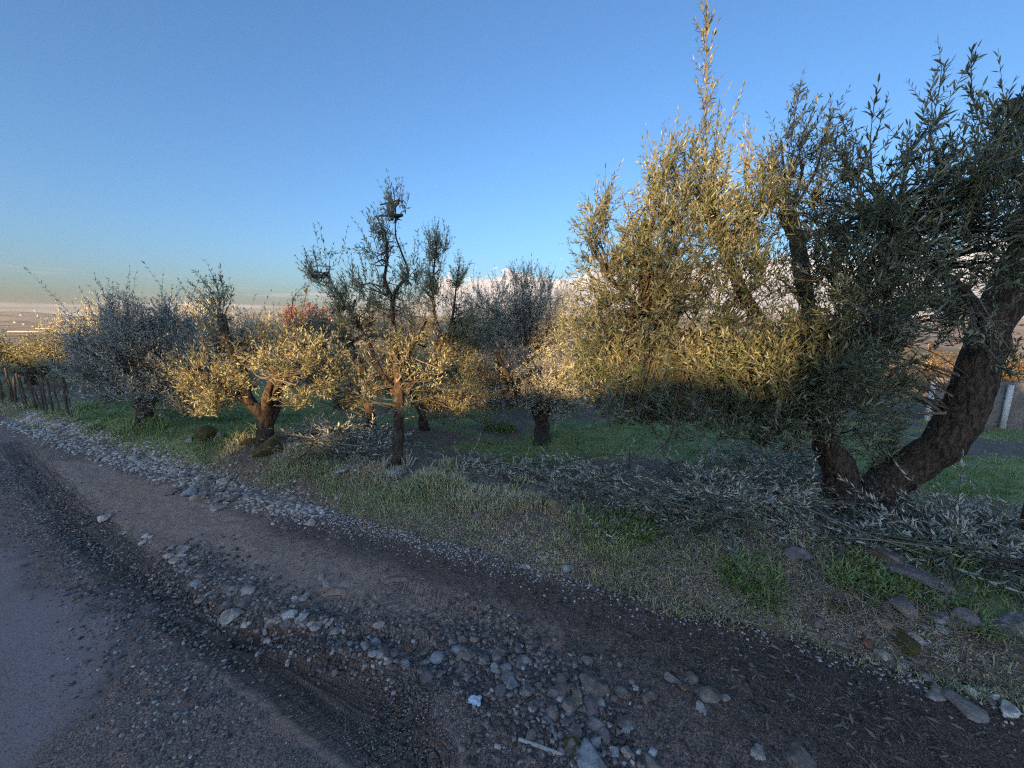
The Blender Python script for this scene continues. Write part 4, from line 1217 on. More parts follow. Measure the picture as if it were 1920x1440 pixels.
# concrete wall at the far right, seen past the leaning trunk
w0, w1 = at(1740, 760, 11.2), at(2150, 760, 9.0)
wb = np.array([w0[0], w0[1], H(w0[0], w0[1])])
wall = thing('concrete_wall', 'grey concrete boundary wall behind the leaning trunk at the right', 'wall', wb)
nseg = 5
for k in range(nseg):
    a = w0 + (w1 - w0) * (k / nseg); b = w0 + (w1 - w0) * ((k + 1) / nseg)
    c = (a + b) / 2; ln = np.linalg.norm((b - a)[:2]); rz = math.atan2(b[1] - a[1], b[0] - a[0])
    zb = float(H(c[0], c[1])) - 0.25
    g = Geo()
    nx, nz = 16, 7
    uu, ww = np.meshgrid(np.linspace(-ln / 2 + .006, ln / 2 - .006, nx), np.linspace(0, 1, nz), indexing='ij')
    top = -0.10 - zb + 0.05 * vnoise(np.stack([uu[:, -1] * 2 + k * 9, uu[:, -1] * 0], -1), 7)
    zz = ww * top[:, None]
    off = 0.03 * fbm(np.stack([uu * 2 + k * 7, zz * 2], -1), 3, 8)
    for sg in (-1, 1):
        yy = sg * 0.10 + off
        v = np.stack([c[0] + uu * math.cos(rz) - yy * math.sin(rz), c[1] + uu * math.sin(rz) + yy * math.cos(rz), zb + zz], -1)
        f = grid_faces(nx, nz)
        g.add(v, f if sg < 0 else f[:, ::-1])
    # top strip
    va = []
    for sg in (-1, 1):
        yy = sg * 0.10 + off[:, -1]
        va.append(np.stack([c[0] + uu[:, -1] * math.cos(rz) - yy * math.sin(rz), c[1] + uu[:, -1] * math.sin(rz) + yy * math.cos(rz), zb + zz[:, -1]], -1))
    g.add(np.stack(va, 1), grid_faces(nx, 2)[:, ::-1])
    g.build('panel', M['concrete'], wall, origin=wb)
    for dx in ((-.5,) if k else (-.5,)):
        pc = a + (w1 - w0) / np.linalg.norm(w1 - w0) * 0.0
        g = Geo(); nrm_ = np.array([math.sin(rz), -math.cos(rz), 0]) * 0.17
        box(g, np.array([pc[0], pc[1], float(H(pc[0], pc[1])) - .3]) + nrm_, .11, .10, 1.5, rz, taper=.92)
        g.build('post', M['post_paint'], wall, origin=wb)
wall.children[0]
# sun-dried vegetation beyond the wall
for k, (px, D, lab) in enumerate(((1640, 14.5, 'dry orange bush beyond the wall, glimpsed left of the leaning trunk'), (1800, 13.0, 'dry golden bush beyond the wall right behind the leaning trunk'), (1930, 12.0, 'dry orange bush beyond the wall at the right edge'))):
    q = at(px, 700, D); q[2] = H(q[0], q[1])
    root = thing('dry_bush', lab, 'bush', q, 'dry bushes beyond the wall')
    rb = np.random.default_rng(900 + k)
    B = [(q + np.array([rb.uniform(-1.3, 1.3), rb.uniform(-.5, .5), rb.uniform(.9, 1.9)]), .8, .6, .5, 1.0) for _ in range(7)]
    st_, dv, ln, hub = blob_twigs(rb, B, 70, (.25, .5), up=.8)
    wd = Geo()
    sticks(wd, np.stack([np.broadcast_to(q + [0, 0, -.03], st_[::6].shape), q * .5 + st_[::6] * .5, st_[::6]], 1), np.array([.02, .014, .006]), rb)
    lp, ld, lnn, ll = twig_leaves(rb, st_, dv, ln, .09, .05, wood_geo=wd)
    wd.build('stems', M['twig'], root, kind='stuff', origin=q)
    g = Geo(); leaf_mesh(g, rb, lp, ld, lnn, ll, .3); g.build('foliage', M['dry_leaf'], root, kind='stuff', origin=q)

# rusty post at the right edge
q = gnd(1916, 1000)
g = Geo(); tube(g, [[q[0], q[1], q[2] - .1], [q[0], q[1], q[2] + .28], [q[0] + .01, q[1], q[2] + .62]], [.028, .027, .026], 8, .08); o = g.build('iron_post', M['rust'], origin=q, smooth=True)
tag(o, 'dark rusty post standing in the cut branches at the right edge', 'post')

# low shed of tin sheets behind the stout olive
D = 10.0
q0 = at(985, 790, D); q0[2] = H(q0[0], q0[1])
shed = thing('tin_shed', 'low dark shed patched with grey corrugated tin behind the stout-trunked olive', 'shed', q0)
sm = px_m(D)
def corr(x0, x1, h, y, name, mat, zb=0.0, tilt=0.0):
    g = Geo()
    n_ = max(12, int(abs(x1 - x0) / .025))
    xs = np.linspace(x0, x1, n_)
    wv = 0.018 * np.sin(xs / 0.09 * 2 * math.pi)
    v = []
    for sg in (0, .006):
        for (zz, dy) in ((zb, 0), (zb + h, tilt)):
            v.append(np.stack([q0[0] + xs, q0[1] + y + wv + sg + dy, np.full(n_, q0[2] + zz)], -1))
    v = np.array(v)
    g.add(v[[0, 1]].transpose(1, 0, 2), grid_faces(n_, 2)); g.add(v[[2, 3]].transpose(1, 0, 2), grid_faces(n_, 2)[:, ::-1])
    return g.build(name, mat, shed, origin=q0)
corr(-.12, .62, .78, 0, 'tin_sheet', M['tin'])
corr(.66, 1.25, .80, .05, 'tin_sheet', M['tin'], tilt=.05)
g = Geo(); box(g, q0 + [-.55, .75, -.05], 1.0, .06, .95); box(g, q0 + [-1.05, .35, -.05], .06, .8, .95); g.build('back_board', M['dark'], shed, origin=q0)
g = Geo(); box(g, q0 + [.1, .35, .86], 2.4, .95, .05, rng=np.random.default_rng(2), jit=.02); g.build('roof', M['dark'], shed, origin=q0)
for xx in (-1.0, -.16, .64, 1.22):
    g = Geo(); box(g, q0 + [xx, -.06, -.1], .07, .07, .95); g.build('post', M['grey_wood'], shed, origin=q0)

# stake fence at the far left
f0, f1 = gnd(136, 783), gnd(-40, 735)
fb = f0.copy()
fence = thing('stake_fence', 'row of weathered grey wooden stakes along the verge at the far left', 'fence', fb)
rf = np.random.default_rng(31)
nst = 26
tops = []
for k in range(nst):
    u = k / (nst - 1)
    c = f0 + (f1 - f0) * u ** 0.9 + np.array([rf.normal(0, .03), rf.normal(0, .03), 0]); c[2] = H(c[0], c[1])
    hh = rf.uniform(.34, .62)
    ln_ = np.array([rf.normal(0, .03), rf.normal(0, .03), 0])
    g = Geo(); r0 = rf.uniform(.010, .020)
    tube(g, [c - [0, 0, .1], c + [0, 0, hh * .5] + ln_ * .5, c + [0, 0, hh] + ln_], [r0, r0 * .95, r0 * .85], 7, .15, k)
    g.build('stake', M['grey_wood'], fence, origin=fb)
    tops.append(c + [0, 0, hh * .7] + ln_ * .7)
g = Geo(); tube(g, tops, np.full(nst, .006), 4); g.build('wire', M['rust'], fence, origin=fb)
for (px, py, hpx, lab) in ((50, 745, 40, 'thick pale-topped post at the stake fence'), (112, 770, 62, 'thicker dark post near the right end of the stake fence')):
    pass

# ------------------------------------------------------------------ grass
def grass_patch(name, label, base_pts, hgt, dry, rng, lean=0.6, wd=0.0035, per=16, spread=0.035, cat='grass'):
    n = len(base_pts) * per
    c = np.repeat(np.arange(len(base_pts)), per)
    ang = rng.uniform(0, 2 * math.pi, n)
    rr = spread * np.sqrt(rng.random(n))
    x = base_pts[c, 0] + rr * np.cos(ang); y = base_pts[c, 1] + rr * np.sin(ang)
    z = np.maximum(H(x, y), surf_z(x, y)) - 0.006
    h = hgt[c] * rng.uniform(.45, 1.15, n)
    out_ = np.stack([np.cos(ang), np.sin(ang)], -1) * (rng.uniform(0, 1, n) * lean)[:, None] + rng.normal(0, .22, (n, 2))
    droop = rng.uniform(.55, 1.0, n)
    w = wd * rng.uniform(.6, 1.4, n) * (0.6 + h / .12 * .5)
    side = rng.uniform(0, 2 * math.pi, n); sx, sy = np.cos(side) * w, np.sin(side) * w
    b = np.stack([x, y, z], -1)
    mid = b + np.stack([out_[:, 0] * h * .35, out_[:, 1] * h * .35, h * .62], -1)
    tip = b + np.stack([out_[:, 0] * h * 1.05, out_[:, 1] * h * 1.05, h * droop], -1)
    o_ = np.stack([sx, sy, 0 * sx], -1)
    V = np.stack([b - o_, b + o_, mid + o_ * .8, mid - o_ * .8, tip], 1)
    dr = np.clip(dry[c] + rng.normal(0, .16, n), 0, 1)
    i = np.arange(n)[:, None] * 5
    g = Geo()
    g.add(V, i + np.array([[0, 1, 2, 3]]), dr)
    g.add(np.zeros((0, 3)), np.zeros((0, 3), int), np.zeros(0))
    g.f.append(i + np.array([[3, 2, 4]])); g.a.append(dr.astype(np.float32))
    o = g.build(name, M['grass'], kind=None if name == 'weed_clump' else 'stuff')
    tag(o, label, cat)
    return o


rg = np.random.default_rng(5)
# tall mixed grass on the verge bank
n = 6800
t = np.concatenate([rg.uniform(-3.4, 4.5, int(n * .72)), rg.uniform(4.5, 14, n - int(n * .72))])
s = 2.14 + np.abs(rg.normal(0, 1, n)) * .42
s = np.where(s > 3.4, rg.uniform(2.2, 3.2, n), s)
s = s + .10 * vnoise(np.stack([t * 1.3, t * 0], -1), 71) + .05 * vnoise(np.stack([t * 4, t * 0], -1), 72)
x, y = xy_of(t, s)
Pp = np.stack([x, y], -1)
cl = fbm(Pp * 2.1, 3, 77)
keepm = rg.random(n) < np.clip(.62 + .8 * cl, .08, 1)
bare = ((x > 1.45) & (s < 2.5)) & (rg.random(n) < .62)
keepm &= ~bare
Pp, s, t = Pp[keepm], s[keepm], t[keepm]
gr_ = green_at(Pp)
dry = np.clip(.66 - .42 * gr_ + .25 * fbm(Pp * 1.6, 2, 88), .03, .97)
hg = (.032 + .05 * sstep(s, 2.15, 2.5) * (1 - .5 * sstep(s, 2.9, 3.4))) * (1 + .5 * fbm(Pp * 1.2, 2, 99))
grass_patch('verge_grass', 'tufts of green and dry grass along the bank beside the road', Pp, np.clip(hg * (1.1 + .9 * fbm(Pp * 3.5, 2, 98)), .034, .17), dry, rg, lean=.85, per=14, spread=.045)
# short sward under the trees
n = 17000
D_ = 3.2 * (20 / 3.2) ** rg.random(n)
u = rg.uniform(-1.4, 1.4, n)
x, y = u * D_, D_
t, s = st_of(x, y)
ok = s > 3.0
Pp = np.stack([x, y], -1)[ok]
gr_ = green_at(Pp)
kp = rg.random(len(Pp)) < np.clip(gr_ * 1.5 - .25, .10, 1)
Pp, gr_ = Pp[kp], gr_[kp]
dd = np.linalg.norm(Pp, axis=1)
dry = np.clip(.62 - .62 * gr_ + .2 * fbm(Pp * 1.1, 2, 89), .0, .9)
grass_patch('orchard_grass', 'short green and withered grass under the olive trees', Pp, np.clip(.035 + .035 * gr_, .025, .08), dry, rg, lean=.7, wd=.005, per=8, spread=.09)
# lush low weeds (bright green leafy patches)
for (px, py, rm, nn, lab) in ((1190, 985, .22, 46, 'bright green weed clump at the edge of the bank below the branch pile'), (1415, 1095, .14, 26, 'bright green weed tuft hanging over the road edge'), (1620, 1085, .15, 30, 'green weed tuft in front of the stone slabs'), (1745, 1120, .12, 18, 'small green weed tuft at the road edge near the right'),
                              (940, 805, .3, 20, 'tall green grass clump in front of the tin shed'), (1815, 1165, .08, 10, 'small yellow-green rosette weed beside the mauve stone')):
    q = gnd(px, py)
    th = rg.uniform(0, 6.28, nn); rr = rm * np.sqrt(rg.random(nn))
    Pp = np.stack([q[0] + rr * np.cos(th), q[1] + rr * np.sin(th)], -1)
    grass_patch('weed_clump', lab, Pp, np.full(nn, .10 if py > 850 else .2), np.full(nn, .12), rg, lean=1.0, wd=.005, per=22, spread=.05, cat='weeds')

# ------------------------------------------------------------------ heaps of cut olive branches
def in_poly(rng, poly, n):
    poly = np.array(poly, float)
    lo, hi = poly.min(0), poly.max(0)
    out_ = []
    while len(out_) < n:
        p_ = rng.uniform(lo, hi)
        c = False; j = len(poly) - 1
        for i in range(len(poly)):
            if (poly[i][1] > p_[1]) != (poly[j][1] > p_[1]) and p_[0] < (poly[j][0] - poly[i][0]) * (p_[1] - poly[i][1]) / (poly[j][1] - poly[i][1]) + poly[i][0]:
                c = not c
            j = i
        if c:
            out_.append(p_)
    return np.array(out_)


def pile(label, poly, n, ht, seed, ln=(.2, .5), leaf=.055):
    rng = np.random.default_rng(seed)
    pp = in_poly(rng, poly, min(n, 70))
    G3 = np.array([gnd(*p_) for p_ in pp])
    c = G3.mean(0)
    k = rng.integers(0, len(G3), n)
    xy = G3[k, :2] + rng.normal(0, .06, (n, 2))
    z = np.maximum(H(xy[:, 0], xy[:, 1]), surf_z(xy[:, 0], xy[:, 1])) + rng.random(n) ** 1.6 * ht + .01
    st_ = np.column_stack([xy, z])
    a = rng.uniform(0, 2 * math.pi, n)
    dv = unit(np.stack([np.cos(a), np.sin(a), rng.normal(.05, .2, n)], -1))
    Ls = rng.uniform(*ln, n)
    root = thing('cut_branch_pile', label, 'branch pile', c, 'heaps of pruned olive branches')
    wd = Geo()
    lp, ld, lnn, ll = twig_leaves(rng, st_, dv, Ls, leaf, .026, bend_up=-.05, wood_geo=wd, stem_r=.003, keep=.8)
    zg = H(lp[:, 0], lp[:, 1]) + .008
    lp[:, 2] = np.maximum(lp[:, 2], zg)
    m_ = max(6, n // 7)
    a = rng.uniform(0, 6.28, m_)
    s0 = st_[:m_] + [0, 0, .02]; e0 = s0 + np.stack([np.cos(a) * .6, np.sin(a) * .6, rng.normal(.02, .08, m_)], -1)
    e0[:, 2] = np.maximum(e0[:, 2], H(e0[:, 0], e0[:, 1]) + .01)
    sticks(wd, np.stack([s0, s0 * .5 + e0 * .5 + rng.normal(0, .03, (m_, 3)), e0], 1), np.array([.010, .008, .004]), rng)
    wd.build('sticks', M['twig'], root, kind='stuff', origin=c)
    g = Geo(); leaf_mesh(g, rng, lp, ld, lnn, ll, .2, False); g.build('leaves', M['cut_leaf'], root, kind='stuff', origin=c)


pile('silvery heap of cut olive branches left of the big forked trunk', [(990, 915), (1120, 895), (1330, 900), (1560, 895), (1560, 985), (1330, 1000), (1130, 965), (1010, 930)], 430, .22, 601, ln=(.3, .7), leaf=.062)
pile('dark tangle of cut olive branches at the foot of the leaning trunk, right side', [(1620, 975), (1740, 960), (1930, 975), (1940, 1100), (1800, 1070), (1640, 1020)], 330, .11, 602, ln=(.3, .75), leaf=.062)
pile('small silvery heap of cut twigs left of the thin trunk', [(570, 818), (720, 812), (735, 868), (600, 866)], 230, .22, 603, ln=(.25, .55), leaf=.06)
pile('thin scatter of pale cut twigs in front of the green grass patch', [(830, 868), (1040, 870), (1200, 880), (1000, 905), (860, 890)], 110, .05, 604)
pile('grey heap of cut branches behind the big forked trunk', [(1330, 860), (1560, 850), (1570, 900), (1340, 892)], 190, .26, 605, ln=(.3, .6))
pile('loose cut twigs lying on the bank in front of the forked trunk', [(1480, 1000), (1640, 1000), (1720, 1040), (1600, 1040), (1480, 1020)], 60, .06, 606)
pile('dry twigs scattered under the forked sunlit olive', [(540, 800), (640, 800), (650, 840), (560, 850)], 60, .06, 607)

# ------------------------------------------------------------------ stones
def ico(sub):
    g = (1 + 5 ** .5) / 2
    v = [(-1, g, 0), (1, g, 0), (-1, -g, 0), (1, -g, 0), (0, -1, g), (0, 1, g), (0, -1, -g), (0, 1, -g), (g, 0, -1), (g, 0, 1), (-g, 0, -1), (-g, 0, 1)]
    f = [(0, 11, 5), (0, 5, 1), (0, 1, 7), (0, 7, 10), (0, 10, 11), (1, 5, 9), (5, 11, 4), (11, 10, 2), (10, 7, 6), (7, 1, 8), (3, 9, 4), (3, 4, 2), (3, 2, 6), (3, 6, 8), (3, 8, 9), (4, 9, 5), (2, 4, 11), (6, 2, 10), (8, 6, 7), (9, 8, 1)]
    v = [np.array(a, float) / np.linalg.norm(a) for a in v]
    for _ in range(sub):
        cache, nf = {}, []
        def mid(a, b):
            k = (min(a, b), max(a, b))
            if k not in cache:
                m_ = v[a] + v[b]; v.append(m_ / np.linalg.norm(m_)); cache[k] = len(v) - 1
            return cache[k]
        for a, b, c in f:
            ab, bc, ca = mid(a, b), mid(b, c), mid(c, a)
            nf += [(a, ab, ca), (b, bc, ab), (c, ca, bc), (ab, bc, ca)]
        f = nf
    return np.array(v), np.array(f)


ICO = {k: ico(k) for k in (0, 1, 2)}
ICO[-1] = (np.array([(1, 0, 0), (0, 1, 0), (-1, 0, 0), (0, -1, 0), (.2, .1, 1), (-.1, .1, -1)], float), np.array([(0, 1, 4), (1, 2, 4), (2, 3, 4), (3, 0, 4), (1, 0, 5), (2, 1, 5), (3, 2, 5), (0, 3, 5)]))
_c = np.array([(-1, -1, -1), (1, -1, -1), (1, 1, -1), (-1, 1, -1), (-.75, -.8, 1), (.8, -.7, 1), (.7, .8, 1), (-.8, .75, 1)], float) * 0.68
ICO[-2] = (_c, np.array([(0, 2, 1), (0, 3, 2), (4, 5, 6), (4, 6, 7), (0, 1, 5), (0, 5, 4), (1, 2, 6), (1, 6, 5), (2, 3, 7), (2, 7, 6), (3, 0, 4), (3, 4, 7)]))


def rock_shape(rng, sub, flat=0.6, angular=1.0):
    v, f = ICO[sub]
    v = v.copy()
    if sub < 0:
        v = v * rng.uniform(.72, 1.18, v.shape)
    for _ in range(11 if sub >= 0 else 2):
        n_ = unit(rng.standard_normal(3)); d = rng.uniform(.42, .82) if angular > .5 else rng.uniform(.8, .95)
        over = v @ n_ - d
        v = v - np.where(over > 0, over, 0)[:, None] * n_[None]
    v = v * (1 + .07 * fbm(v * 2.3 + rng.uniform(0, 50, 3), 2, 3))[:, None]
    v = v * np.array([1.0, rng.uniform(.62, .92), flat * rng.uniform(.8, 1.2)])
    v[:, :2] /= np.abs(v[:, 0]).max()
    v[:, 2] /= np.abs(v[:, 0]).max()
    return v, f


def rock_mesh(name, rng, sub, mat, flat=.6, angular=1.0):
    v, f = rock_shape(rng, sub, flat, angular)
    me = bpy.data.meshes.new(name)
    me.from_pydata(v.tolist(), [], f.tolist())
    me.polygons.foreach_set('use_smooth', np.ones(len(f), bool))
    me.update()
    me.set_sharp_from_angle(angle=math.radians(20))
    me.materials.append(mat)
    return me


rs = np.random.default_rng(404)


def stone(label, px, py, wpx, mat, flat=.6, ang=None, sub=2, sink=.25, group=None, name='stone', cat='stone', me=None, lift=0.0):
    """a stone whose widest side is wpx photo pixels, its middle seen at (px, py)"""
    q = gnd_s(px, py + wpx * .12)
    r_ = 0.5 * wpx * (np.linalg.norm(q - [0, 0, CAM_H])) / F_PX * 0.86
    if me is None:
        me = rock_mesh(name, rs, sub, STONE[mat], flat)
    o = bpy.data.objects.new(name, me)
    COL.objects.link(o)
    zmax = max(v.co.z for v in me.vertices)
    o.scale = (r_, r_, r_)
    o.rotation_euler = (rs.normal(0, .12), rs.normal(0, .12), rs.uniform(0, 6.28) if ang is None else ang)
    o.location = (q[0], q[1], q[2] + zmax * r_ * (1 - 2 * sink) + lift)
    tag(o, label, cat, group)
    return o


# rocks set along the verge
for a in (('white-topped rock with brown moss below, left of the thin trunk', 648, 880, 52, 'halfmoss', .55), ('small cream stone touching the white-topped mossy rock', 676, 887, 26, 'tan', .7),
          ('blue-grey angular rock at the foot of the thin trunk', 741, 889, 38, 'blue', .62), ('dull brown stone tucked right of the blue-grey angular rock', 765, 895, 24, 'brown', .6), ('half-buried dark stone below the white-topped mossy rock', 655, 903, 24, 'mauve', .5),
          ('pale blue-grey boulder resting on the grassy bank', 960, 931, 44, 'blue', .6), ('small dark stone just left of the pale blue-grey boulder', 921, 930, 24, 'grey', .6), ('dull mauve-brown boulder half sunk in the bank grass', 900, 961, 42, 'mauve', .75),
          ('tan boulder under the silvery cut branches', 1041, 950, 48, 'tan', .6), ('big mossy brown rock at the foot of the forked sunlit olive', 505, 843, 54, 'mossy', .8), ('mossy mound of rock on the verge at the left', 386, 820, 52, 'mossy', .7),
          ('rounded grey rock beside the mossy mound', 412, 822, 30, 'grey', .75), ('low grey-brown rock right of the mossy mound', 440, 829, 34, 'grey', .5), ('small mossy rock left of the forked trunk', 466, 831, 28, 'mossy', .6), ('pale stone at the left end of the rock group', 352, 826, 24, 'pale', .5),
          ('brown slab leaning in the cut branches at the right', 1645, 1040, 66, 'brown', .7), ('long dark slab below the cut branches at the right', 1695, 1066, 96, 'mauve', .4), ('mossy tan slab left of the brown slab', 1595, 1052, 64, 'mossy', .45), ('dull grey-brown rock on the bank edge', 1495, 1042, 40, 'mauve', .6),
          ('flat grey rock above the road edge at the right', 1692, 1132, 58, 'grey', .5), ('small brown stone left of the flat grey rock', 1662, 1140, 28, 'brown', .6), ('greenish-grey stone at the foot of the right bank', 1762, 1157, 36, 'blue', .5), ('upright mauve stone beside the rosette weed', 1803, 1168, 44, 'mauve', .75),
          ('light blue-grey rock at the right picture edge', 1908, 1180, 46, 'blue', .65), ('round mossy stone in the bank face', 1562, 1136, 28, 'mossy', .8), ('small round mossy stone beside another on the bank face', 1586, 1142, 24, 'mossy', .8), ('tan stone below the right bank', 1652, 1165, 26, 'tan', .6),
          ('large dark mossy stone at the foot of the right bank', 1690, 1200, 46, 'mossy', .7), ('brown stone below the two mossy ones', 1528, 1170, 30, 'brown', .6), ('white pebble under the right bank', 1764, 1181, 16, 'white', .6), ('white egg-shaped pebble under the large dark mossy stone', 1714, 1200, 20, 'white', .7),
          ('orange-brown stone at the road edge under the right bank', 1625, 1206, 24, 'red', .6), ('blue-grey stone on the dark gravel below the grass', 1061, 1068, 28, 'blue', .7), ('small white stone on the dark gravel below the grass', 991, 1064, 16, 'white', .7), ('round grey stone left of the white one on the dark gravel', 982, 1062, 18, 'blue', .7),
          ('flat grey stone at the edge of the bank grass', 962, 1042, 28, 'grey', .5), ('red-brown stone at the edge of the weeds', 1171, 1100, 14, 'red', .6)):
    stone(*a[:5], flat=a[5], sink=.3)
# stones on the road shoulder
for a in (('large angular grey stone on the dark soil at the bottom', 1322, 1301, 48, 'grey', .45), ('small pale upright stone right of the large angular one', 1355, 1311, 22, 'pale', .7), ('small cream stone below the large angular one', 1313, 1331, 22, 'pale', .6), ('grey stone upper left of the large angular one', 1260, 1270, 28, 'grey', .5),
          ('tan-grey stone directly above the large angular one', 1296, 1271, 24, 'brown', .6), ('cream stone left of the large angular one', 1282, 1288, 26, 'tan', .5), ('broad brown stone at the top of the stone patch', 1115, 1282, 46, 'brown', .45), ('tan-grey stone right of the broad brown one', 1166, 1296, 32, 'brown', .5),
          ('brown-grey stone in the middle of the stone patch', 1213, 1303, 34, 'brown', .45), ('small bluish white stone in the stone patch', 1191, 1289, 16, 'white', .7), ('dark brown block in the stone patch', 1110, 1321, 38, 'mauve', .55), ('tall tan stone left of the dark brown block', 1082, 1315, 20, 'tan', .7),
          ('brown slab sunk in mud near the stone patch', 1173, 1352, 34, 'brown', .4), ('purple-brown rounded stone at the left of the stone patch', 1040, 1298, 30, 'mauve', .7), ('small brown stone on the upper left of the stone patch', 1062, 1288, 24, 'brown', .7),
          ('flat dark slab at the lower right', 1800, 1312, 56, 'grey', .25), ('pale slab left of the flat dark slab', 1755, 1304, 30, 'pale', .4), ('white stone at the lower right edge', 1888, 1336, 30, 'white', .5), ('flat bluish stone at the bottom edge', 1107, 1426, 48, 'blue', .5), ('round blue stone near the bottom edge', 1149, 1409, 24, 'blue', .7),
          ('mossy tan stone near the bottom edge', 1074, 1402, 34, 'mossy', .6), ('bluish stone right of the mossy tan one', 1117, 1391, 26, 'blue', .6), ('pale stone above the bottom edge', 1178, 1411, 24, 'pale', .6), ('grey stone at the bottom edge right of centre', 1222, 1435, 30, 'grey', .6), ('flat brown stone at the bottom right', 1495, 1424, 44, 'brown', .4),
          ('cream stone at the bottom right', 1420, 1413, 24, 'pale', .5), ('bright white stone in the middle of the road shoulder', 545, 1158, 34, 'white', .6), ('pale stone left of the bright white one', 518, 1164, 26, 'pale', .6), ('grey stone right of the bright white one', 570, 1162, 28, 'blue', .6), ('dark upright stone by the reddish rut', 706, 1201, 22, 'blue', 1.0),
          ('pale block above the dark upright stone', 712, 1174, 24, 'pale', .8), ('cream stone in the reddish rut', 684, 1218, 26, 'pale', .5), ('small blue stone in the reddish rut', 658, 1210, 16, 'blue', .6), ('broad flat grey stone in the left stone heap', 456, 1130, 42, 'grey', .4), ('second flat stone in the left stone heap', 425, 1133, 26, 'grey', .4),
          ('pale brown stone below the left stone heap', 432, 1153, 30, 'pale', .5), ('white pebble below the left stone heap', 457, 1166, 14, 'white', .6), ('pale stone right of the left stone heap', 570, 1121, 26, 'pale', .5), ('white pebble pair stone right of the left stone heap', 553, 1126, 14, 'white', .6), ('pale slab on the mud', 600, 1080, 26, 'pale', .35),
          ('second pale slab on the mud', 612, 1094, 24, 'pale', .4), ('flat pale stone above the dark rut', 343, 1035, 28, 'pale', .4), ('white pointed stone above the dark rut', 330, 1052, 20, 'white', .5), ('flat pale stone left of the white pointed one', 314, 1042, 24, 'pale', .35), ('white flat chip lying on the mud at the left', 197, 972, 24, 'white', .3),
          ('grey rounded stone in the heap beside the verge grass', 405, 925, 28, 'grey', .7), ('pale stone on top of the heap beside the verge grass', 420, 905, 22, 'pale', .7), ('white stone at the right of the heap beside the verge grass', 463, 920, 14, 'white', .8), ('bluish stone in the heap beside the verge grass', 355, 922, 32, 'blue', .5), ('dark stone in the heap beside the verge grass', 440, 938, 24, 'grey', .6),
          ('bright white stone in the pebbles below the verge grass', 562, 953, 16, 'white', .7), ('pale pointed stone in the pebbles below the verge grass', 548, 936, 20, 'pale', .6), ('white twisted stone on the pebbles', 582, 983, 18, 'white', .8), ('brown boulder sunk in mud right of the reddish rut', 870, 1226, 34, 'brown', .5), ('reddish brown stone near the mud', 766, 1213, 20, 'red', .7),
          ('brown round stone left of the stone patch', 868, 1200, 26, 'brown', .6), ('tan stone pair stone left of the stone patch', 890, 1200, 22, 'tan', .5), ('grey stone in the loose stones left of centre', 760, 1245, 24, 'blue', .6), ('pale grey stone in the loose stones left of centre', 794, 1262, 22, 'grey', .6)):
    stone(*a[:5], flat=a[5], sink=.36)

# smaller stones in their strips and heaps: alike within each strip
PROTO = {}
for mk in ('pale', 'white', 'grey', 'blue', 'brown', 'mauve'):
    PROTO[mk] = [rock_mesh('stone', rs, 1, STONE[mk], rs.uniform(.4, .8)) for _ in range(4)]


def strip(label, group, line, width_px, n, size, mats):
    line = np.array(line, float)
    seg = np.linalg.norm(np.diff(line, axis=0), axis=1)
    cum = np.concatenate([[0], np.cumsum(seg)])
    for _ in range(n):
        d = rs.uniform(0, cum[-1])
        i = min(np.searchsorted(cum, d, side='right') - 1, len(seg) - 1)
        p_ = line[i] + (line[i + 1] - line[i]) * ((d - cum[i]) / seg[i])
        p_ = p_ + rs.normal(0, 1, 2) * np.array([width_px, width_px * .55])
        mk = mats[rs.integers(len(mats))]
        sz = rs.uniform(*size)
        word = {'pale': 'pale', 'white': 'white', 'grey': 'grey', 'blue': 'bluish grey', 'brown': 'brown', 'mauve': 'dull purplish'}[mk]
        stone(('larger ' if sz > (size[0] + size[1]) / 2 else 'small ') + word + ' ' + label, p_[0], p_[1], sz, mk, group=group, me=PROTO[mk][rs.integers(4)], sink=rs.uniform(.3, .45))


strip('stone in the white stony strip along the verge grass', 'stones of the white strip along the verge', [(60, 795), (180, 838), (300, 872), (400, 905), (500, 935), (600, 965)], 18, 36, (10, 19), ('pale', 'white', 'grey', 'pale', 'blue'))
strip('stone in the grey heap spilling from the verge onto the mud', 'stones heaped beside the verge', [(340, 925), (400, 922), (460, 925)], 26, 20, (13, 24), ('grey', 'pale', 'blue', 'grey'))
strip('stone in the loose heap left of the bright white stone', 'stones of the left heap on the mud', [(360, 1095), (420, 1108), (480, 1112)], 20, 16, (12, 24), ('grey', 'blue', 'pale', 'brown'))
strip('stone in the row beside the bright white stone', 'stones in the row by the reddish rut', [(490, 1168), (560, 1172), (640, 1185)], 12, 15, (12, 22), ('pale', 'blue', 'grey', 'white'))
strip('stone lying loose below the reddish rut', 'loose stones left of centre', [(700, 1225), (770, 1245), (800, 1260)], 20, 14, (11, 20), ('grey', 'pale', 'blue', 'mauve'))
strip('stone in the wide stone patch at the bottom', 'stones of the bottom patch', [(860, 1190), (930, 1240), (1010, 1290), (1080, 1340), (1130, 1400)], 44, 58, (14, 32), ('brown', 'grey', 'mauve', 'brown', 'blue'))
strip('stone at the foot of the right bank', 'stones under the right bank', [(1420, 1150), (1560, 1195), (1700, 1240), (1880, 1310)], 24, 20, (11, 20), ('pale', 'white', 'grey', 'brown'))
strip('stone on the gravel beside the dark rut', 'stones by the dark rut', [(200, 1000), (290, 1010), (350, 1060), (240, 985)], 18, 9, (10, 17), ('pale', 'grey', 'white'))

# ------------------------------------------------------------------ gravel, one mass per zone
rgv = np.random.default_rng(909)


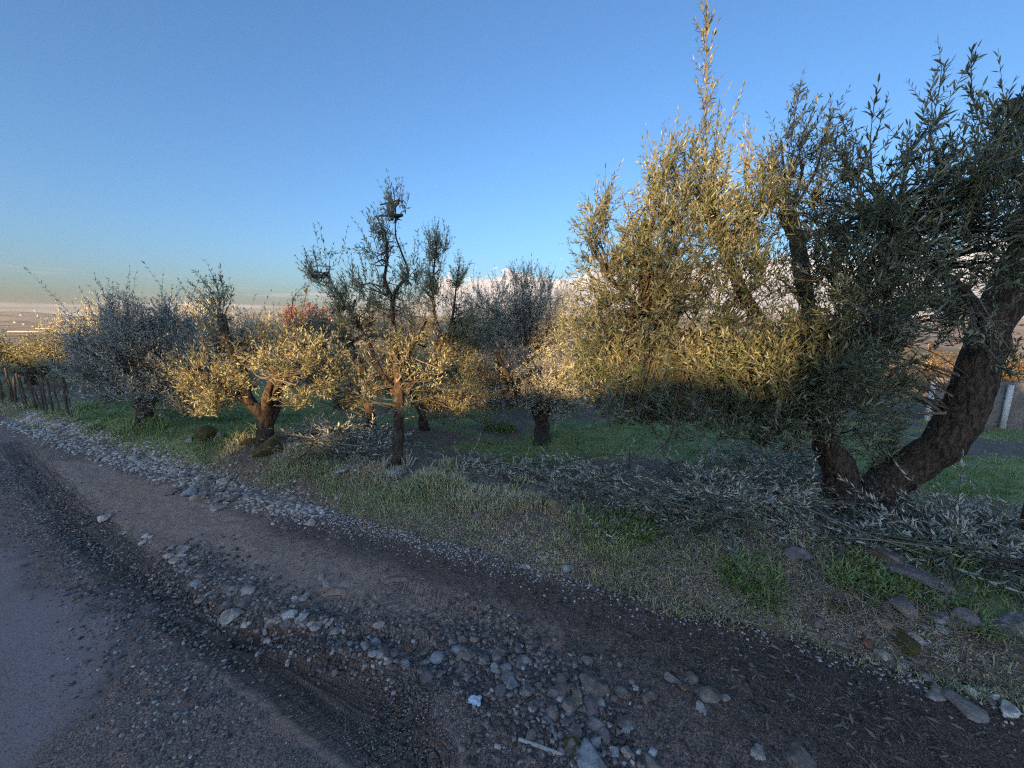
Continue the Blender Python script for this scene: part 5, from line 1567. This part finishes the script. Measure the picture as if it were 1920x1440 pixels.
def gravel(name, label, pts, size, shade, flat=.65, shape=-2):
    """pts (n, 2) world, size (n) radius, shade (n) 0..1"""
    n = len(pts)
    kinds = 10
    g = Geo()
    which = rgv.integers(0, kinds, n)
    zg = surf_z(pts[:, 0], pts[:, 1])
    for k in range(kinds):
        v, f = rock_shape(rgv, -1 if size.max() < .0066 else -2, flat)
        m_ = which == k
        c = int(m_.sum())
        if not c:
            continue
        a = rgv.uniform(0, 6.28, c); ca, sa = np.cos(a), np.sin(a)
        vv = v[None] * size[m_][:, None, None] * rgv.uniform(.75, 1.3, (c, 1, 3))
        x = vv[..., 0] * ca[:, None] - vv[..., 1] * sa[:, None]; y = vv[..., 0] * sa[:, None] + vv[..., 1] * ca[:, None]
        P_ = np.stack([x + pts[m_][:, 0:1], y + pts[m_][:, 1:2], vv[..., 2] + (zg[m_] + size[m_] * .22)[:, None]], -1)
        ff = (np.arange(c)[:, None, None] * len(v) + f[None]).reshape(-1, 3)
        g.add(P_, ff, np.repeat(shade[m_], len(f)))
    o = g.build(name, M['gravel'], kind='stuff')
    tag(o, label, 'gravel')
    return o


def along(line, n, width, u_pow=1.0):
    line = poly_px(line)
    seg = np.linalg.norm(np.diff(line, axis=0), axis=1); cum = np.concatenate([[0], np.cumsum(seg)])
    d = cum[-1] * rgv.random(n) ** u_pow
    i = np.clip(np.searchsorted(cum, d, side='right') - 1, 0, len(seg) - 1)
    p_ = line[i] + (line[i + 1] - line[i]) * ((d - cum[i]) / seg[i])[:, None]
    return p_ + rgv.normal(0, width, (n, 2))


def sh(n, mean, sd):
    return np.clip(rgv.normal(mean, sd, n), 0, 1)


n = 11000
p_ = along([(600, 965), (480, 930), (380, 900), (280, 868), (150, 828), (40, 785)], n, .105)
gravel('verge_pebbles', 'white and grey pebbles strewn in a strip along the verge', p_, (.003 + .015 * rgv.random(n) ** 2.2) * (1 + np.linalg.norm(p_, axis=1) * .06), sh(n, .84, .16))
n = 9000
p_ = along([(560, 955), (720, 985), (900, 1030), (1100, 1075), (1300, 1105), (1550, 1170), (1900, 1290)], n, .11)
gravel('bank_pebbles', 'small white pebbles and grit below the bank', p_, rgv.uniform(.0025, .0085, n), sh(n, .80, .22))
n = 14000
p_ = along([(560, 985), (720, 1030), (900, 1090), (1150, 1150), (1420, 1220), (1800, 1350)], n, .22)
gravel('dark_grit', 'dark grit on the band of soil across the shoulder', p_, rgv.uniform(.002, .006, n), sh(n, .32, .17))
n = 8500
p_ = along([(0, 870), (70, 930), (150, 1010), (220, 1090), (270, 1160), (330, 1260), (400, 1400)], n, .12)
gravel('asphalt_edge_gravel', 'grey gravel along the broken asphalt edge', p_, rgv.uniform(.0025, .009, n), sh(n, .52, .2))
n = 12000
p_ = along([(650, 1420), (760, 1330), (850, 1270), (930, 1330), (1000, 1420)], n, .16)
gravel('bottom_gravel', 'loose light gravel in front at the bottom', p_, rgv.uniform(.0015, .006, n), sh(n, .48, .2))
n = 9000
p_ = along([(850, 1200), (960, 1270), (1080, 1340), (1120, 1430)], n, .13)
gravel('patch_gravel', 'gravel between the stones of the bottom patch', p_, .002 + .014 * rgv.random(n) ** 3, sh(n, .42, .2))
n = 9000
p_ = along([(1200, 1260), (1400, 1330), (1600, 1380), (1800, 1420)], n, .22)
gravel('right_grit', 'grit on the dark soil at the lower right', p_, rgv.uniform(.0015, .0045, n), sh(n, .36, .24))
n = 7000
p_ = along([(330, 1040), (420, 1105), (520, 1165), (620, 1180), (760, 1240)], n, .10)
gravel('heap_gravel', 'gravel round the stone heaps on the mud', p_, .002 + .013 * rgv.random(n) ** 3, sh(n, .48, .2))
n = 9000
p_ = along([(0, 1240), (120, 1330), (300, 1390), (450, 1300), (560, 1390)], n, .22)
gravel('road_grit', 'dirt crumbs and grit lying on the asphalt', p_, rgv.uniform(.0010, .0032, n), sh(n, .50, .14))

# ------------------------------------------------------------------ fallen leaves, sticks, scraps
n = 3800
p_ = np.concatenate([along([(900, 1080), (1150, 1130), (1400, 1200), (1700, 1300), (1880, 1350)], n // 2, .25), along([(1150, 1200), (1400, 1300), (1700, 1400)], n - n // 2, .25)])
z = surf_z(p_[:, 0], p_[:, 1]) + .004
a = rgv.uniform(0, 6.28, n)
d = unit(np.stack([np.cos(a), np.sin(a), rgv.normal(0, .15, n)], -1))
g = Geo(); leaf_mesh(g, rgv, np.column_stack([p_, z]), d, np.array([0, 0, 1.0]) + rgv.normal(0, .5, (n, 3)), rgv.uniform(.012, .05, n), .22)
m, nt, out = mat_new('fallen_leaf')
principled(nt, out, mixc(nt, attr(nt, 'rnd'), (0.07, 0.05, 0.035), (0.26, 0.21, 0.16)), 0.8, 0.2)
M['fallen'] = m
tag(g.build('fallen_leaves', M['fallen'], kind='stuff'), 'fallen olive leaves scattered on the dark soil', 'leaf litter')
n = 3400
p_ = np.concatenate([along([(1100, 1060), (1400, 1110), (1650, 1160), (1900, 1230)], 1200, .15), along([(560, 930), (800, 970), (1000, 1010), (1200, 1030), (1500, 1080), (1850, 1150)], 1500, .16), along([(350, 850), (560, 915)], 400, .15), along([(1400, 1110), (1900, 1230)], 300, .12)])
st__, ss__ = st_of(p_[:, 0], p_[:, 1])
p_ = p_ + np.maximum(2.16 - ss__, 0)[:, None] * (0.9 + 0.4 * rgv.random((n, 1))) * NS[None]
z = np.maximum(surf_z(p_[:, 0], p_[:, 1]), H(p_[:, 0], p_[:, 1])) + .006
a = rgv.uniform(0, 6.28, n); ln_ = rgv.uniform(.03, .17, n)
s0 = np.column_stack([p_, z]); e0 = s0 + np.stack([np.cos(a) * ln_, np.sin(a) * ln_, np.abs(rgv.normal(.0, .045, n))], -1)
zz = np.maximum(surf_z(e0[:, 0], e0[:, 1]), H(e0[:, 0], e0[:, 1])) + .004
e0[:, 2] = np.maximum(e0[:, 2], zz)
g = Geo(); sticks(g, np.stack([s0, (s0 + e0) / 2 + rgv.normal(0, .006, (n, 3)) + [0, 0, .004], e0], 1), np.array([.0016, .0014, .0009]), rgv)
tag(g.build('dry_stalks', M['stalk'], kind='stuff'), 'dry stalks and twigs tangled along the edge of the bank', 'dry stalks')


def wood_stick(label, p0, p1, r_):
    a, b = gnd_s(*p0), gnd_s(*p1)
    a[2] += r_ * .8; b[2] += r_ * .8
    g = Geo(); tube(g, [a, a * .5 + b * .5 + [0, 0, r_ * .2], b], [r_, r_ * 1.05, r_ * .9], 7, .12)
    tag(g.build('stick', M['pale_wood'], smooth=True, origin=a), label, 'stick')


wood_stick('pale straight stick lying in the gravel at the bottom', (972, 1395), (1054, 1418), .0075)
wood_stick('short pale stick on the mud above the left stone heap', (388, 1085), (404, 1066), .006)
wood_stick('splinter of pale wood beside the short stick', (382, 1083), (390, 1074), .004)
wood_stick('thin grey twig across the mud on the left', (118, 905), (150, 898), .006)
# crumpled scrap
q = gnd_s(890, 1322)
v, f = ICO[2]
v = v * (1 + .55 * fbm(v * 2.6, 3, 12))[:, None] * np.array([.024, .02, .013])
me = bpy.data.meshes.new('crumpled_scrap'); me.from_pydata((v).tolist(), [], f.tolist()); me.update()
m, nt, out = mat_new('pale_plastic'); principled(nt, out, (0.58, 0.68, 0.78), .5, .4); me.materials.append(m)
o = bpy.data.objects.new('crumpled_scrap', me); COL.objects.link(o); o.location = q + [0, 0, .008]
tag(o, 'crumpled pale blue scrap of plastic on the gravel', 'litter')

# ------------------------------------------------------------------ the plain beyond: farm sheds and houses
m, nt, out = mat_new('far_plaster'); principled(nt, out, mixc(nt, N(nt, 'ShaderNodeObjectInfo').outputs['Random'], (0.45, 0.36, 0.28), (0.62, 0.52, 0.42)), .9, .1); M['plaster'] = m
m, nt, out = mat_new('far_roof'); principled(nt, out, (0.30, 0.15, 0.10), .9, .1); M['roof'] = m
m, nt, out = mat_new('greenhouse_roof'); principled(nt, out, (0.62, 0.52, 0.30), .6, .2); M['ghouse'] = m


def house(px, py, w, dp, h, label, name='farmhouse', roof='roof', group=None, rot=0.0):
    d = ray(px, py)
    k = -(CAM_H + 116) / d[2]
    q = np.array([0, 0, CAM_H]) + d * k
    q[2] = float(H(q[0], q[1]))
    root = thing(name, label, 'building', q, group)
    g = Geo(); box(g, q - [0, 0, 3], w, dp, h + 3, rot); g.build('wall', M['plaster'], root, origin=q)
    g = Geo()
    v = np.array([[-.52 * w, -.54 * dp, h + .02], [.52 * w, -.54 * dp, h + .02], [.52 * w, .54 * dp, h + .02], [-.52 * w, .54 * dp, h + .02], [-.5 * w, 0, h * 1.35], [.5 * w, 0, h * 1.35]])
    c_, s_ = math.cos(rot), math.sin(rot)
    v = np.stack([v[:, 0] * c_ - v[:, 1] * s_, v[:, 0] * s_ + v[:, 1] * c_, v[:, 2]], -1) + q
    g.add(v, [[0, 1, 5, 4], [2, 3, 4, 5]]); g.add(v, [[1, 2, 5], [3, 0, 4]]); g.add(v, [[3, 2, 1, 0]])
    g.build('roof', M[roof], root, origin=q)


house(55, 622, 330, 60, 9, 'long sunlit yellow shed on the plain at the far left', 'long_shed', 'ghouse')
house(90, 616, 260, 50, 9, 'second long pale shed just behind the yellow one on the plain', 'long_shed', 'ghouse')
house(30, 611, 40, 30, 16, 'small bright block standing above the long sheds on the plain', 'farm_block', 'ghouse')
rh = np.random.default_rng(66)
for k in range(26):
    house(rh.uniform(-10, 520), rh.uniform(603, 616), rh.uniform(25, 70), rh.uniform(20, 35), rh.uniform(9, 18), 'tiny pale house among the hazy town on the plain', 'town_house', 'roof', 'houses of the far town', rh.uniform(0, 3))

# ------------------------------------------------------------------ the air
hz = bpy.data.meshes.new('haze')
X0, X1, Y0, Y1, Z0, Z1 = -45000, 45000, -45000, 45000, -135, 420
hz.from_pydata([(X0, Y0, Z0), (X1, Y0, Z0), (X1, Y1, Z0), (X0, Y1, Z0), (X0, Y0, Z1), (X1, Y0, Z1), (X1, Y1, Z1), (X0, Y1, Z1)], [], [(0, 3, 2, 1), (4, 5, 6, 7), (0, 1, 5, 4), (1, 2, 6, 5), (2, 3, 7, 6), (3, 0, 4, 7)])
hz.update()
m = bpy.data.materials.new('haze_air'); m.use_nodes = True; nt = m.node_tree; nt.nodes.clear()
out = N(nt, 'ShaderNodeOutputMaterial'); vol = N(nt, 'ShaderNodeVolumePrincipled')
vol.inputs['Color'].default_value = (0.60, 0.68, 0.86, 1); vol.inputs['Density'].default_value = 2.4e-5; vol.inputs['Anisotropy'].default_value = 0.0
L(nt, vol.outputs[0], out.inputs['Volume'])
hz.materials.append(m)
o = bpy.data.objects.new('haze', hz); COL.objects.link(o); o['kind'] = 'stuff'
